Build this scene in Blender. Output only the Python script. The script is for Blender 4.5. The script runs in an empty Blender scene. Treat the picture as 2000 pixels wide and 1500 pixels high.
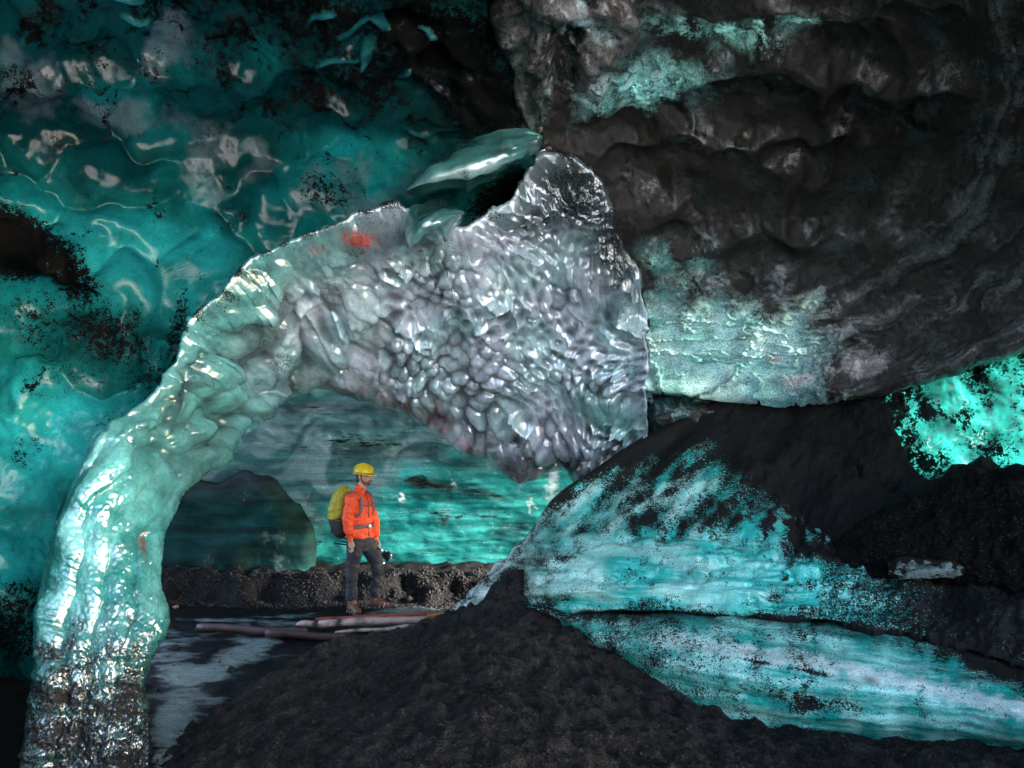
import bpy, bmesh, math, random
import numpy as np
from mathutils import Vector, Matrix

# ------------------------------------------------------------------ camera, sky, sun, exposure
C = bpy.context.scene.collection
SC = bpy.context.scene
CAM_Z, FPX, PITCH = 2.15, 1333.0, math.atan(110 / 1333)
cam = bpy.data.cameras.new('camera'); cam.lens = 24; cam.sensor_width = 36; cam.clip_start = .05; cam.clip_end = 400
camo = bpy.data.objects.new('camera', cam); C.objects.link(camo)
camo.location = (0, 0, CAM_Z); camo.rotation_euler = (math.pi / 2 + PITCH, 0, 0); SC.camera = camo

SUN_EL, SUN_AZ = math.radians(17), math.radians(99)      # azimuth measured clockwise from +Y: the sun stands right of and behind the camera
w = bpy.data.worlds.new('World'); SC.world = w; w.use_nodes = True
nt = w.node_tree; nt.nodes.clear()
sky = nt.nodes.new('ShaderNodeTexSky'); sky.sky_type = 'NISHITA'; sky.sun_disc = False
sky.sun_elevation = SUN_EL; sky.sun_rotation = SUN_AZ; sky.air_density = .7; sky.dust_density = 2.5; sky.ozone_density = .3
bg = nt.nodes.new('ShaderNodeBackground'); bg.inputs['Strength'].default_value = .15
wo = nt.nodes.new('ShaderNodeOutputWorld')
nt.links.new(sky.outputs[0], bg.inputs[0]); nt.links.new(bg.outputs[0], wo.inputs[0])
sl = bpy.data.lights.new('sun', 'SUN'); sl.energy = 4.8; sl.angle = math.radians(14); sl.color = (1, .95, .9)
so = bpy.data.objects.new('sun', sl); C.objects.link(so)
sdir = Vector((math.sin(SUN_AZ) * math.cos(SUN_EL), math.cos(SUN_AZ) * math.cos(SUN_EL), math.sin(SUN_EL)))
so.rotation_euler = sdir.to_track_quat('Z', 'Y').to_euler()
vs = SC.view_settings; vs.view_transform = 'Standard'; vs.look = 'None'; vs.gamma = 1; vs.use_curve_mapping = False
vs.exposure = 3.3
SC.cycles.use_denoising = True
SC.cycles.max_bounces = 6; SC.cycles.diffuse_bounces = 3; SC.cycles.glossy_bounces = 3; SC.cycles.transmission_bounces = 4
SC.cycles.caustics_reflective = False; SC.cycles.caustics_refractive = False

rng = np.random.default_rng(7)
random.seed(7)

# ------------------------------------------------------------------ maths helpers
cp, sp_ = math.cos(PITCH), math.sin(PITCH)
def world(px, py, D):
    """the point that stands D metres down the cave (world Y) on the sight line of a photo pixel"""
    xc = (np.asarray(px, float) - 1000) / FPX; yc = -(np.asarray(py, float) - 750) / FPX
    dy = cp - yc * sp_; dz = sp_ + yc * cp
    return np.stack([xc / dy * D, np.broadcast_to(D, np.shape(xc / dy)) + 0.0, CAM_Z + dz / dy * D], -1)

def pixel(P):
    P = np.asarray(P, float); y = P[..., 1]; z = P[..., 2] - CAM_Z
    f = y * cp + z * sp_; u = -y * sp_ + z * cp
    return 1000 + FPX * P[..., 0] / f, 750 - FPX * u / f

_T = {}
def _tile(seed, beta):
    k = (seed, beta)
    if k not in _T:
        r = np.random.default_rng(seed); n = 512
        f = np.fft.fftfreq(n) * n; fx, fy = np.meshgrid(f, f); q = np.hypot(fx, fy); q[0, 0] = 1
        amp = q ** (-beta / 2 - 1.1) * (q >= 4); amp[0, 0] = 0
        t = np.real(np.fft.ifft2(np.fft.fft2(r.standard_normal((n, n))) * amp)); _T[k] = t / t.std()
    return _T[k]
def fn(x, y, size, seed=1, beta=1.6):
    """fractal noise, unit variance; size = width of the largest lumps"""
    t = _tile(seed, beta); n = 512
    a = np.asarray(x, float) / size * (n / 5.0); b = np.asarray(y, float) / size * (n / 5.0)
    ia = np.floor(a).astype(int); ib = np.floor(b).astype(int); fa = a - ia; fb = b - ib
    fa = fa * fa * (3 - 2 * fa); fb = fb * fb * (3 - 2 * fb)
    i0, i1, j0, j1 = ia % n, (ia + 1) % n, ib % n, (ib + 1) % n
    return (t[j0, i0] * (1 - fa) + t[j0, i1] * fa) * (1 - fb) + (t[j1, i0] * (1 - fa) + t[j1, i1] * fa) * fb

def worley(x, y, seed=0, jit=.9, full=False):
    """distance to nearest and second nearest scattered point, and a random number per cell"""
    r = np.random.default_rng(seed); tx = r.random((64, 64)); ty = r.random((64, 64)); tr = r.random((64, 64))
    ix = np.floor(x).astype(int); iy = np.floor(y).astype(int)
    f1 = np.full(np.shape(x), 9.0); f2 = f1.copy(); rid = np.zeros(np.shape(x)); vx = rid.copy(); vy = rid.copy()
    for dx in (-1, 0, 1):
        for dy in (-1, 0, 1):
            cx, cy = ix + dx, iy + dy; a, b = cx % 64, cy % 64
            ex = cx + .5 + jit * (tx[b, a] - .5) - x; ey = cy + .5 + jit * (ty[b, a] - .5) - y; d = np.hypot(ex, ey)
            c = d < f1; vx = np.where(c, ex, vx); vy = np.where(c, ey, vy)
            f2 = np.where(c, f1, np.minimum(f2, d)); rid = np.where(c, tr[b, a], rid); f1 = np.where(c, d, f1)
    return (f1, f2, rid, vx, vy) if full else (f1, f2, rid)

def ss(a, b, x):
    t = np.clip((x - a) / (b - a + 1e-9), 0, 1); return t * t * (3 - 2 * t)

def spline(pts, n, axis=0):
    """Catmull-Rom through control points along an axis"""
    p = np.moveaxis(np.asarray(pts, float), axis, 0); k = len(p)
    e = np.concatenate([2 * p[:1] - p[1:2], p, 2 * p[-1:] - p[-2:-1]])
    t = np.linspace(0, k - 1, n); i = np.minimum(t.astype(int), k - 2); f = (t - i).reshape((-1,) + (1,) * (p.ndim - 1))
    a, b, c, d = e[i], e[i + 1], e[i + 2], e[i + 3]
    o = .5 * (2 * b + (c - a) * f + (2 * a - 5 * b + 4 * c - d) * f ** 2 + (3 * b - a - 3 * c + d) * f ** 3)
    return np.moveaxis(o, 0, axis)

def patch(rows, nu, nv):
    """rows of control points (px, py, D) -> px, py, D grids of nv x nu"""
    g = spline(spline(np.array(rows, float), nv, 0), nu, 1); return g[..., 0], g[..., 1], g[..., 2]

def normals(P):
    du = np.gradient(P, axis=1); dv = np.gradient(P, axis=0); n = np.cross(du, dv)
    n /= np.linalg.norm(n, axis=-1, keepdims=True) + 1e-12
    s = np.sign(np.sum(n * (np.array([0, 0, CAM_Z]) - P), -1, keepdims=True)); 
    return n * np.where(np.median(s) >= 0, 1, -1)

def blob(px, py, items):
    """soft elliptical regions: (cx, cy, rx, ry, angle degrees, value)"""
    o = np.zeros(np.shape(px))
    for cx, cy, rx, ry, an, v in items:
        c, s = math.cos(math.radians(an)), math.sin(math.radians(an))
        u = ((px - cx) * c + (py - cy) * s) / rx; q = (-(px - cx) * s + (py - cy) * c) / ry
        o = np.maximum(o, v * np.exp(-(u * u + q * q) ** 1.4)) if v > 0 else o + v * np.exp(-(u * u + q * q) ** 1.4)
    return o

def domes(px, py, items, soft=.0):
    """overlapping shells: the highest wins, so that they meet in creases; returns height and rim closeness"""
    o = np.zeros(np.shape(px)); rim = np.zeros(np.shape(px))
    for cx, cy, rx, ry, an, h in items:
        c, s = math.cos(math.radians(an)), math.sin(math.radians(an))
        u = ((px - cx) * c + (py - cy) * s) / rx; q = (-(px - cx) * s + (py - cy) * c) / ry
        r = np.hypot(u, q); d = h * np.maximum(0, 1 - r ** 2) ** .6 * (1 + .35 * (q - .3 * u))
        rim = np.maximum(rim * (r > 1), ss(.1, .0, np.abs(r - 1.0)))
        o = np.maximum(o, d)
    return o, rim

def clear_of(fill, big, k=1.0):
    return [f for f in fill if all(((f[0] - b[0]) / (b[2] * k)) ** 2 + ((f[1] - b[1]) / (b[3] * k)) ** 2 > 1 for b in big)]

def hollows(px, py, items, top=1.25):
    """melt hollows: bowls that meet in sharp crests; returns height (0 in a bowl's middle), closeness to a crest, and the bowl's number"""
    a = np.full(np.shape(px), top); b = a + .6; w = np.zeros(np.shape(px), int)
    for i, (cx, cy, rx, ry, an, h) in enumerate(items):
        c, s = math.cos(math.radians(an)), math.sin(math.radians(an))
        u = ((px - cx) * c + (py - cy) * s) / rx; v = (-(px - cx) * s + (py - cy) * c) / ry
        r = u * u + v * v + .18 * (u - v) + (1 - h) * .6
        c1 = r < a; b = np.where(c1, a, np.minimum(b, r)); w = np.where(c1, i + 1, w); a = np.where(c1, r, a)
    return a - .07 * np.exp(-(b - a) / .07), ss(.16, 0, b - a), w

# ------------------------------------------------------------------ object helpers
def sheet(name, P, mat, attrs=None, parent=None, keep=None):
    nv, nu = P.shape[:2]
    idx = np.arange(nv * nu).reshape(nv, nu)
    q = np.stack([idx[:-1, :-1], idx[:-1, 1:], idx[1:, 1:], idx[1:, :-1]], -1).reshape(-1, 4)
    if keep is not None:
        k = (keep[:-1, :-1] & keep[:-1, 1:] & keep[1:, 1:] & keep[1:, :-1]).reshape(-1); q = q[k]
    m = bpy.data.meshes.new(name); m.vertices.add(nv * nu); m.vertices.foreach_set('co', P.reshape(-1).astype(np.float32))
    m.loops.add(len(q) * 4); m.loops.foreach_set('vertex_index', q.reshape(-1).astype(np.int32))
    m.polygons.add(len(q)); m.polygons.foreach_set('loop_start', (np.arange(len(q)) * 4).astype(np.int32))
    m.polygons.foreach_set('use_smooth', np.ones(len(q), bool))
    m.update(calc_edges=True); m.validate()
    for k, v in (attrs or {}).items():
        if v.ndim == 3:
            a = m.attributes.new(k, 'FLOAT_COLOR', 'POINT'); c = np.ones((nv * nu, 4), np.float32); c[:, :3] = v.reshape(-1, 3)
            a.data.foreach_set('color', c.reshape(-1))
        else:
            a = m.attributes.new(k, 'FLOAT', 'POINT'); a.data.foreach_set('value', v.reshape(-1).astype(np.float32))
    m.materials.append(mat)
    o = bpy.data.objects.new(name, m); C.objects.link(o); o.parent = parent
    return o

def tag(o, label=None, cat=None, group=None, kind=None):
    for k, v in (('label', label), ('category', cat), ('group', group), ('kind', kind)):
        if v: o[k] = v
    return o

def mixc(a, b, t):
    return np.asarray(a) * (1 - t[..., None]) + np.asarray(b) * t[..., None]

# ------------------------------------------------------------------ materials
def nodes(name):
    m = bpy.data.materials.new(name); m.use_nodes = True; t = m.node_tree; t.nodes.clear()
    def N(kind, **kw):
        n = t.nodes.new('ShaderNode' + kind)
        for k, v in kw.items():
            if k in n.inputs.keys(): n.inputs[k].default_value = v
            else: setattr(n, k, v)
        return n
    def L(a, b): t.links.new(a, b)
    out = N('OutputMaterial')
    return m, N, L, out

def math_(N, L, op, a, b=None, clamp=False):
    n = N('Math', operation=op); n.use_clamp = clamp
    for i, v in enumerate((a, b)):
        if v is None: continue
        if hasattr(v, 'links'): L(v, n.inputs[i])
        else: n.inputs[i].default_value = v
    return n.outputs[0]

def mixrgb(N, L, fac, a, b, blend='MIX'):
    n = N('Mix', data_type='RGBA', blend_type=blend)
    for s, v in ((n.inputs[0], fac), (n.inputs[6], a), (n.inputs[7], b)):
        if hasattr(v, 'links'): L(v, s)
        else: s.default_value = v if not isinstance(v, tuple) else (v + (1,) if len(v) == 3 else v)
    return n.outputs[2]

def ice_material(name, dirt=(.012, .010, .009), speck=38, speck2=130, rough=.2, stretch=(1, 1, 1), bump=.35, cloud=4.0, cloud_amt=.6, rot=(0, 0, 0), trans_gain=1.0, grain=.25, grain_scale=170.0, ior=1.6, grain_bump=.25, crack=.3, crack_col=(.7, .8, .8), gloss=1.0, slope=26.0, fine=.42, dirt_gloss=.25, dirt_rough=.5):
    """glacier ice: clear tinted ice that passes daylight, cloudy with bubbles, with ash frozen in and lying on it"""
    m, N, L, out = nodes(name)
    tc = N('TexCoord'); mp = N('Mapping'); L(tc.outputs['Object'], mp.inputs[0]); mp.inputs['Scale'].default_value = stretch; mp.inputs['Rotation'].default_value = rot
    tint = N('Attribute', attribute_name='tint'); da = N('Attribute', attribute_name='dirt'); ta = N('Attribute', attribute_name='trans')
    n1 = N('TexNoise', Scale=speck, Detail=7.0, Roughness=.72); L(mp.outputs[0], n1.inputs['Vector'])
    n2 = N('TexNoise', Scale=speck2, Detail=3.0, Roughness=.6); L(mp.outputs[0], n2.inputs['Vector'])
    mixn = math_(N, L, 'ADD', math_(N, L, 'MULTIPLY', n1.outputs[0], 1 - fine), math_(N, L, 'MULTIPLY', n2.outputs[0], fine))
    thr = math_(N, L, 'SUBTRACT', .74, math_(N, L, 'MULTIPLY', da.outputs['Fac'], .50))
    mask = math_(N, L, 'MULTIPLY', math_(N, L, 'SUBTRACT', mixn, thr), slope, True)
    nc = N('TexNoise', Scale=cloud, Detail=8.0, Roughness=.68); L(mp.outputs[0], nc.inputs['Vector'])
    cr = N('MapRange'); L(nc.outputs[0], cr.inputs[0]); cr.inputs[1].default_value = .3; cr.inputs[2].default_value = .7
    cr.inputs[3].default_value = 1 - cloud_amt; cr.inputs[4].default_value = 1 + cloud_amt * .7
    hv = mixrgb(N, L, 1.0, tint.outputs['Color'], cr.outputs[0], 'MULTIPLY')
    gr = N('TexNoise', Scale=grain_scale, Detail=3.0, Roughness=.8); L(tc.outputs['Object'], gr.inputs['Vector'])
    gm = N('MapRange'); L(gr.outputs[0], gm.inputs[0]); gm.inputs[1].default_value = .3; gm.inputs[2].default_value = .7
    gm.inputs[3].default_value = 1 - grain; gm.inputs[4].default_value = 1 + grain
    hv = mixrgb(N, L, 1.0, hv, gm.outputs[0], 'MULTIPLY')
    wn = N('TexNoise', Scale=2.2, Detail=4.0, Roughness=.6); L(tc.outputs['Object'], wn.inputs['Vector'])
    wv = N('VectorMath', operation='MULTIPLY_ADD'); L(wn.outputs['Color'], wv.inputs[0]); wv.inputs[1].default_value = (.7, .7, .7); L(tc.outputs['Object'], wv.inputs[2])
    vo = N('TexVoronoi', Scale=1.5, feature='DISTANCE_TO_EDGE'); L(wv.outputs[0], vo.inputs['Vector'])
    ck = math_(N, L, 'MULTIPLY', math_(N, L, 'SUBTRACT', .012, vo.outputs['Distance']), 90.0, True)
    ck = math_(N, L, 'MULTIPLY', math_(N, L, 'MULTIPLY', ck, math_(N, L, 'MULTIPLY', math_(N, L, 'SUBTRACT', nc.outputs[0], .46), 6.0, True)), crack)
    hv = mixrgb(N, L, ck, hv, crack_col)
    dn = N('TexNoise', Scale=3.0, Detail=4.0); L(tc.outputs['Object'], dn.inputs['Vector'])
    dc = mixrgb(N, L, dn.outputs[0], tuple(c * .45 for c in dirt), tuple(c * 1.7 for c in dirt))
    dc = mixrgb(N, L, 1.0, dc, gm.outputs[0], 'MULTIPLY')
    col = mixrgb(N, L, mask, hv, dc)
    bp = N('Bump', Strength=bump, Distance=.02)
    bh = math_(N, L, 'ADD', math_(N, L, 'MULTIPLY', n1.outputs[0], 1.0), math_(N, L, 'MULTIPLY', mask, .5)); L(bh, bp.inputs['Height'])
    b2 = N('Bump', Strength=grain_bump, Distance=.004); L(gr.outputs[0], b2.inputs['Height']); L(bp.outputs[0], b2.inputs['Normal'])
    pr = N('BsdfPrincipled'); L(col, pr.inputs['Base Color']); pr.inputs['IOR'].default_value = ior; L(math_(N, L, 'SUBTRACT', gloss, math_(N, L, 'MULTIPLY', mask, gloss * (1 - dirt_gloss))), pr.inputs['Specular IOR Level'])
    L(math_(N, L, 'ADD', math_(N, L, 'MULTIPLY', mask, dirt_rough), math_(N, L, 'ADD', math_(N, L, 'MULTIPLY', da.outputs['Fac'], .22), rough - .05), True), pr.inputs['Roughness']); L(b2.outputs[0], pr.inputs['Normal'])
    tr = N('BsdfTranslucent'); L(hv, tr.inputs['Color'])
    mx = N('MixShader'); inv = math_(N, L, 'SUBTRACT', 1.0, mask)
    L(math_(N, L, 'MULTIPLY', math_(N, L, 'MULTIPLY', ta.outputs['Fac'], trans_gain), inv, True), mx.inputs[0])
    L(pr.outputs[0], mx.inputs[1]); L(tr.outputs[0], mx.inputs[2]); L(mx.outputs[0], out.inputs[0])
    return m

def ash_material(name, col=(.034, .0315, .030), rough=.75, scale=30, bump=1.0, fleck=(.12, .115, .115), fleck_amt=.5, dist=.03):
    m, N, L, out = nodes(name)
    tc = N('TexCoord')
    n1 = N('TexNoise', Scale=scale, Detail=9.0, Roughness=.72); L(tc.outputs['Object'], n1.inputs['Vector'])
    v = N('TexVoronoi', Scale=scale * 3.0); L(tc.outputs['Object'], v.inputs['Vector'])
    n3 = N('TexNoise', Scale=1.3, Detail=5.0); L(tc.outputs['Object'], n3.inputs['Vector'])
    a = mixrgb(N, L, n1.outputs[0], tuple(c * .05 for c in col), tuple(c * 2.3 for c in col))
    n4 = N('TexNoise', Scale=9.0, Detail=6.0, Roughness=.65); L(tc.outputs['Object'], n4.inputs['Vector'])
    mr = N('MapRange'); L(n4.outputs[0], mr.inputs[0]); mr.inputs[1].default_value = .35; mr.inputs[2].default_value = .66; mr.inputs[3].default_value = .35; mr.inputs[4].default_value = 1.5
    a = mixrgb(N, L, 1.0, a, mr.outputs[0], 'MULTIPLY')
    a = mixrgb(N, L, n3.outputs[0], a, mixrgb(N, L, 1.0, a, (.7, .66, .66), 'MULTIPLY'))
    sep = N('SeparateColor'); L(v.outputs['Color'], sep.inputs[0])
    fm = math_(N, L, 'MULTIPLY', math_(N, L, 'GREATER_THAN', sep.outputs[0], .955), fleck_amt)
    a = mixrgb(N, L, fm, a, fleck)
    bp = N('Bump', Strength=bump, Distance=dist); L(n1.outputs[0], bp.inputs['Height'])
    b2 = N('Bump', Strength=bump * .8, Distance=.012); L(v.outputs['Distance'], b2.inputs['Height']); L(bp.outputs[0], b2.inputs['Normal'])
    pr = N('BsdfPrincipled', Roughness=rough); pr.inputs['Specular IOR Level'].default_value = .12; L(a, pr.inputs['Base Color']); L(b2.outputs[0], pr.inputs['Normal'])
    L(pr.outputs[0], out.inputs[0])
    return m

def plain(name, col, rough=.6, var=.3, scale=40, bump=.0, metal=0.0, dist=.004):
    m, N, L, out = nodes(name)
    tc = N('TexCoord'); n1 = N('TexNoise', Scale=float(scale), Detail=5.0); L(tc.outputs['Object'], n1.inputs['Vector'])
    a = mixrgb(N, L, n1.outputs[0], tuple(c * (1 - var) for c in col), tuple(min(1, c * (1 + var)) for c in col))
    pr = N('BsdfPrincipled', Roughness=rough, Metallic=metal); L(a, pr.inputs['Base Color'])
    if bump:
        bp = N('Bump', Strength=bump, Distance=dist); L(n1.outputs[0], bp.inputs['Height']); L(bp.outputs[0], pr.inputs['Normal'])
    L(pr.outputs[0], out.inputs[0]); return m

TEAL = np.array([.005, .128, .110]); DEEP = np.array([.0015, .032, .029]); GREY = np.array([.42, .46, .47]); MINT = np.array([.26, .66, .60]); CYAN = np.array([.04, .62, .55])
SMOKE = np.array([.17, .19, .19]); VIOLET = np.array([.25, .21, .27]); RUST = np.array([.16, .05, .045])

M_wall = ice_material('teal_wall_ice', dirt=(.003, .0027, .0026), speck=16, speck2=70, rough=.15, cloud=3.0, cloud_amt=.5, bump=.015, grain_bump=.2, ior=1.45, gloss=.42, grain=.32, grain_scale=95.0, crack=.0)
M_arch = ice_material('clear_arch_ice', dirt=(.005, .005, .005), speck=55, speck2=170, rough=.13, cloud=6.0, cloud_amt=.4, bump=.03, ior=2.05, crack=.12, dirt_gloss=.1, grain_bump=.22, grain=.3, grain_scale=110.0)
M_back = ice_material('banded_ice', speck=14, speck2=60, rough=.25, stretch=(.16, .5, 2.0), cloud=6.5, cloud_amt=.4, bump=.03, ior=1.35, crack=.2, grain=.35, grain_scale=60.0)
M_ridge = ice_material('ash_speckled_ice', dirt=(.006, .0055, .0055), slope=40.0, fine=.55, speck=40, speck2=120, rough=.2, stretch=(.75, 1, 1.1), cloud=4.0, cloud_amt=.4, bump=.2, grain=.35, grain_scale=110.0)
M_ceil = ice_material('gravelly_ceiling_ice', dirt=(.030, .0245, .0205), speck=22, speck2=90, rough=.24, dirt_gloss=.45, dirt_rough=.25, cloud=5.0, cloud_amt=.6, bump=.15, grain=.9, grain_scale=70.0, grain_bump=.5, ior=1.5, crack=.5, crack_col=(.02, .02, .02))
M_block = ice_material('dull_dark_ice', speck=20, speck2=70, rough=.75, stretch=(.3, .6, 1.4), cloud=5.0, cloud_amt=.6, bump=.05, ior=1.15, grain=.3, grain_scale=60.0, crack=.0)
M_cyan = ice_material('cyan_ice', speck=18, speck2=50, rough=.3, cloud=5.0, cloud_amt=.35, bump=.2)
M_sand = ash_material('black_volcanic_sand', scale=26, dist=.035)
M_slope = ash_material('brown_black_ash', col=(.0055, .0047, .0046), scale=34, dist=.02, fleck=(.09, .085, .08))

# ------------------------------------------------------------------ the cave: left wall
def warp(px, py, amt, size, seed):
    return px + amt * fn(px, py, size, seed, 3), py + amt * fn(px, py, size, seed + 1, 3)

def left_wall():
    cols = [-700, -250, 0, 150, 300, 450, 600, 780, 950, 1060, 1200]
    rows = [(-500, 0, [2.4, 2.7, 2.9, 3.0, 3.1, 3.2, 3.3, 3.4, 3.5, 3.5, 3.6]),
            (-150, 0, [3.0, 3.7, 4.0, 4.2, 4.4, 4.5, 4.6, 4.6, 4.6, 4.6, 4.7]),
            (80, 0, [3.4, 4.4, 4.9, 5.1, 5.4, 5.5, 5.6, 5.6, 5.6, 5.6, 5.8]),
            (280, 0, [3.6, 4.8, 5.4, 5.8, 6.1, 6.3, 6.4, 6.4, 6.4, 6.4, 6.6]),
            (450, 0, [3.7, 5.0, 5.6, 6.0, 6.3, 6.5, 6.7, 6.8, 6.9, 6.9, 7.2]),
            (600, 570, [3.7, 5.0, 5.6, 6.0, 6.2, 6.4, 6.5, 6.6, 6.7, 6.75, 6.9]),
            (720, 470, [3.7, 5.0, 5.7, 6.0, 6.1, 6.15, 6.2, 6.3, 6.4, 6.45, 6.6]),
            (860, 300, [3.7, 5.0, 5.6, 5.7, 5.8, 5.9, 6.0, 6.1, 6.2, 6.3, 6.4]),
            (1000, 215, [3.7, 5.0, 5.5, 5.6, 5.7, 5.8, 5.9, 6.0, 6.0, 6.1, 6.2]),
            (1150, 190, [3.7, 5.1, 5.6, 5.65, 5.7, 5.8, 5.9, 6.0, 6.0, 6.1, 6.2]),
            (1320, 180, [3.8, 5.4, 6.0, 6.0, 6.0, 6.1, 6.2, 6.2, 6.2, 6.2, 6.3]),
            (1500, 180, [3.8, 5.4, 6.0, 6.0, 6.1, 6.1, 6.2, 6.2, 6.2, 6.2, 6.3])]
    ctrl = []
    for y, lim, ds in rows:
        f = 1.0 if not lim else (lim + 700) / 1900.0
        ctrl.append([(-700 + (c + 700) * f, y, d + .6 * (c > 1150)) for c, d in zip(cols, ds)])
    px, py, D = patch(ctrl, 560, 560); D = D + .35 * ss(470, 640, px) * ss(310, 430, py)
    P = world(px, py, D); n = normals(P)
    wx, wy = warp(px, py, 14, 160, 11)
    big = [(230, 350, 120, 62, 8, 1), (290, 455, 170, 72, 12, 1), (150, 480, 70, 50, 0, .8), (405, 520, 105, 92, -20, 1.15), (395, 505, 55, 80, 25, 1.2), (520, 420, 85, 70, 30, .9),
           (300, 590, 95, 80, 30, .9), (420, 610, 60, 85, 20, 1.1), (450, 590, 70, 60, -30, 1.0), (110, 590, 120, 70, 15, .8), (220, 700, 85, 90, 10, .9), (60, 650, 90, 70, 0, .8),
           (150, 830, 150, 110, -20, .9), (60, 930, 130, 130, 0, .8), (310, 720, 80, 75, 10, .85), (620, 330, 110, 85, 40, .8), (480, 250, 150, 80, 0, .6), (330, 240, 110, 60, 10, .55),
           (100, 250, 140, 80, 10, .6), (700, 300, 90, 70, 20, .7), (180, 110, 120, 70, 0, .5), (330, 90, 90, 60, 20, .5), (620, 180, 120, 60, -10, .6), (800, 290, 120, 60, -20, .6),
           (60, 400, 100, 60, 30, .7), (180, 1030, 110, 110, 10, .7), (40, 1120, 120, 90, 0, .7), (760, 60, 100, 40, -15, .5), (860, 140, 110, 40, 10, .5), (480, 100, 90, 60, 10, .5)]
    fill = [(x_ + 40 * math.sin(x_ * 7.3 + y_), y_ + 30 * math.sin(y_ * 3.1 + x_), 135 + 40 * math.sin(x_ + y_), 100 + 25 * math.cos(x_ * 3 + y_), 30 * math.sin(x_ * y_), .62 + .12 * math.sin(x_ * 5)) for x_ in range(-650, 1200, 290) for y_ in range(-420, 1450, 220)]
    hol, rim, wid = hollows(wx, wy, big + clear_of(fill, big))
    per = np.random.default_rng(5).random(len(big + fill) + 2)[wid]
    lobes = [(692, 58, 34, 11, -35, .6), (738, 60, 30, 9, 24, .6), (832, 66, 27, 8, 4, .5), (790, 157, 26, 8, -25, .5), (630, 32, 44, 9, -32, .6), (840, 262, 70, 6, -8, .5),
             (650, 125, 60, 6, -8, .4), (715, 105, 10, 38, 24, .4), (262, 20, 34, 6, -25, .5), (268, 50, 26, 6, -28, .5), (255, 165, 24, 6, -20, .5), (600, 290, 6, 40, -8, .3), (640, 290, 30, 5, -30, .4)]
    lx, ly = warp(px, py, 6, 110, 24); lb, _ = domes(lx, ly, lobes); flow = fn((px * .9 - py * .4) * .2, (px * .4 + py * .9), 44, 25, 2.6)
    lb = lb * ss(1062, 1030, px)
    h = .17 * (hol - 1.15) + .07 * lb * (1 + .2 * flow) + .008 * fn(px, py, 90, 21, 2.6)
    top = ss(300, 0, py); right = ss(650, 850, px)
    h = h + .02 * (np.abs(fn(px, py, 140, 23, 2.6)) - .8) * (top + right)
    P = P + n * h[..., None]
    # teal ice, smoky and ashy near roof and seam; painted light falloff darkens upward
    tone = .5 + .35 * fn(px, py, 300, 31, 2.2)
    t = mixc(TEAL, DEEP, np.clip(tone + .8 * ss(480, 60, py), 0, 1))
    t = mixc(t, CYAN * .8, np.clip(blob(px, py, [(60, 850, 190, 160, 0, .6), (250, 520, 200, 90, 15, .5), (400, 560, 110, 110, 0, .5), (60, 1060, 160, 90, 0, .4)]), 0, 1))
    smoke = np.clip(blob(px, py, [(60, 170, 90, 60, 40, .8), (240, 225, 130, 40, 10, .7), (330, 90, 60, 70, 30, .7), (700, 380, 160, 80, 0, .5), (420, 300, 120, 60, 20, .5)]) - .3 + .14 * fn(px, py, 110, 33), 0, .36)
    t = mixc(t, SMOKE, smoke)
    lbm = ss(.02, .55, lb); t = t * (.7 + .6 * per[..., None]); t = mixc(t, np.array([.05, .30, .275]) * (.35 + .9 * ss(-1, 1.4, flow))[..., None], lbm * .55)
    crease = rim * ss(-.6, .8, fn(px, py, 120, 26))
    dirt = blob(px, py, [(20, 480, 130, 90, 30, .95), (120, 530, 130, 60, 40, .72), (200, 640, 150, 70, 20, .60), (280, 720, 90, 120, 10, .5), (60, 620, 90, 70, 0, .5), (640, 390, 90, 40, 20, .55), (90, 30, 40, 70, 60, .6), (200, 130, 26, 160, 12, .42),
                         (20, 1230, 110, 120, 0, .62), (560, 10, 280, 60, 0, .62), (560, 90, 140, 60, 20, .5), (850, 90, 230, 130, 10, .72), (950, 200, 150, 120, 20, .70), (700, 170, 170, 90, 10, .55), (900, 350, 120, 60, -20, .45), (1000, 380, 120, 60, -20, .8), (250, 860, 90, 60, 0, .45),
                         (340, 640, 30, 130, 8, .6), (150, 700, 200, 120, 0, .42)])
    dirt = np.maximum(dirt, .24 + .09 * fn(px, py, 140, 35) + .20 * crease + .20 * ss(380, 0, py) + .14 * ss(300, 700, px) * ss(420, 200, py))
    dirt = dirt * (1 - .85 * lbm)
    tr = np.clip(.22 - .2 * smoke, .03, .6) * ss(880, 700, px)
    o = sheet('ice_wall', P, M_wall, {'tint': t, 'dirt': np.clip(dirt, 0, 1), 'trans': tr})
    return tag(o, 'teal ice wall with broad scallops and black ash patches, left of the arch', 'ice wall')
left_wall()

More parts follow.
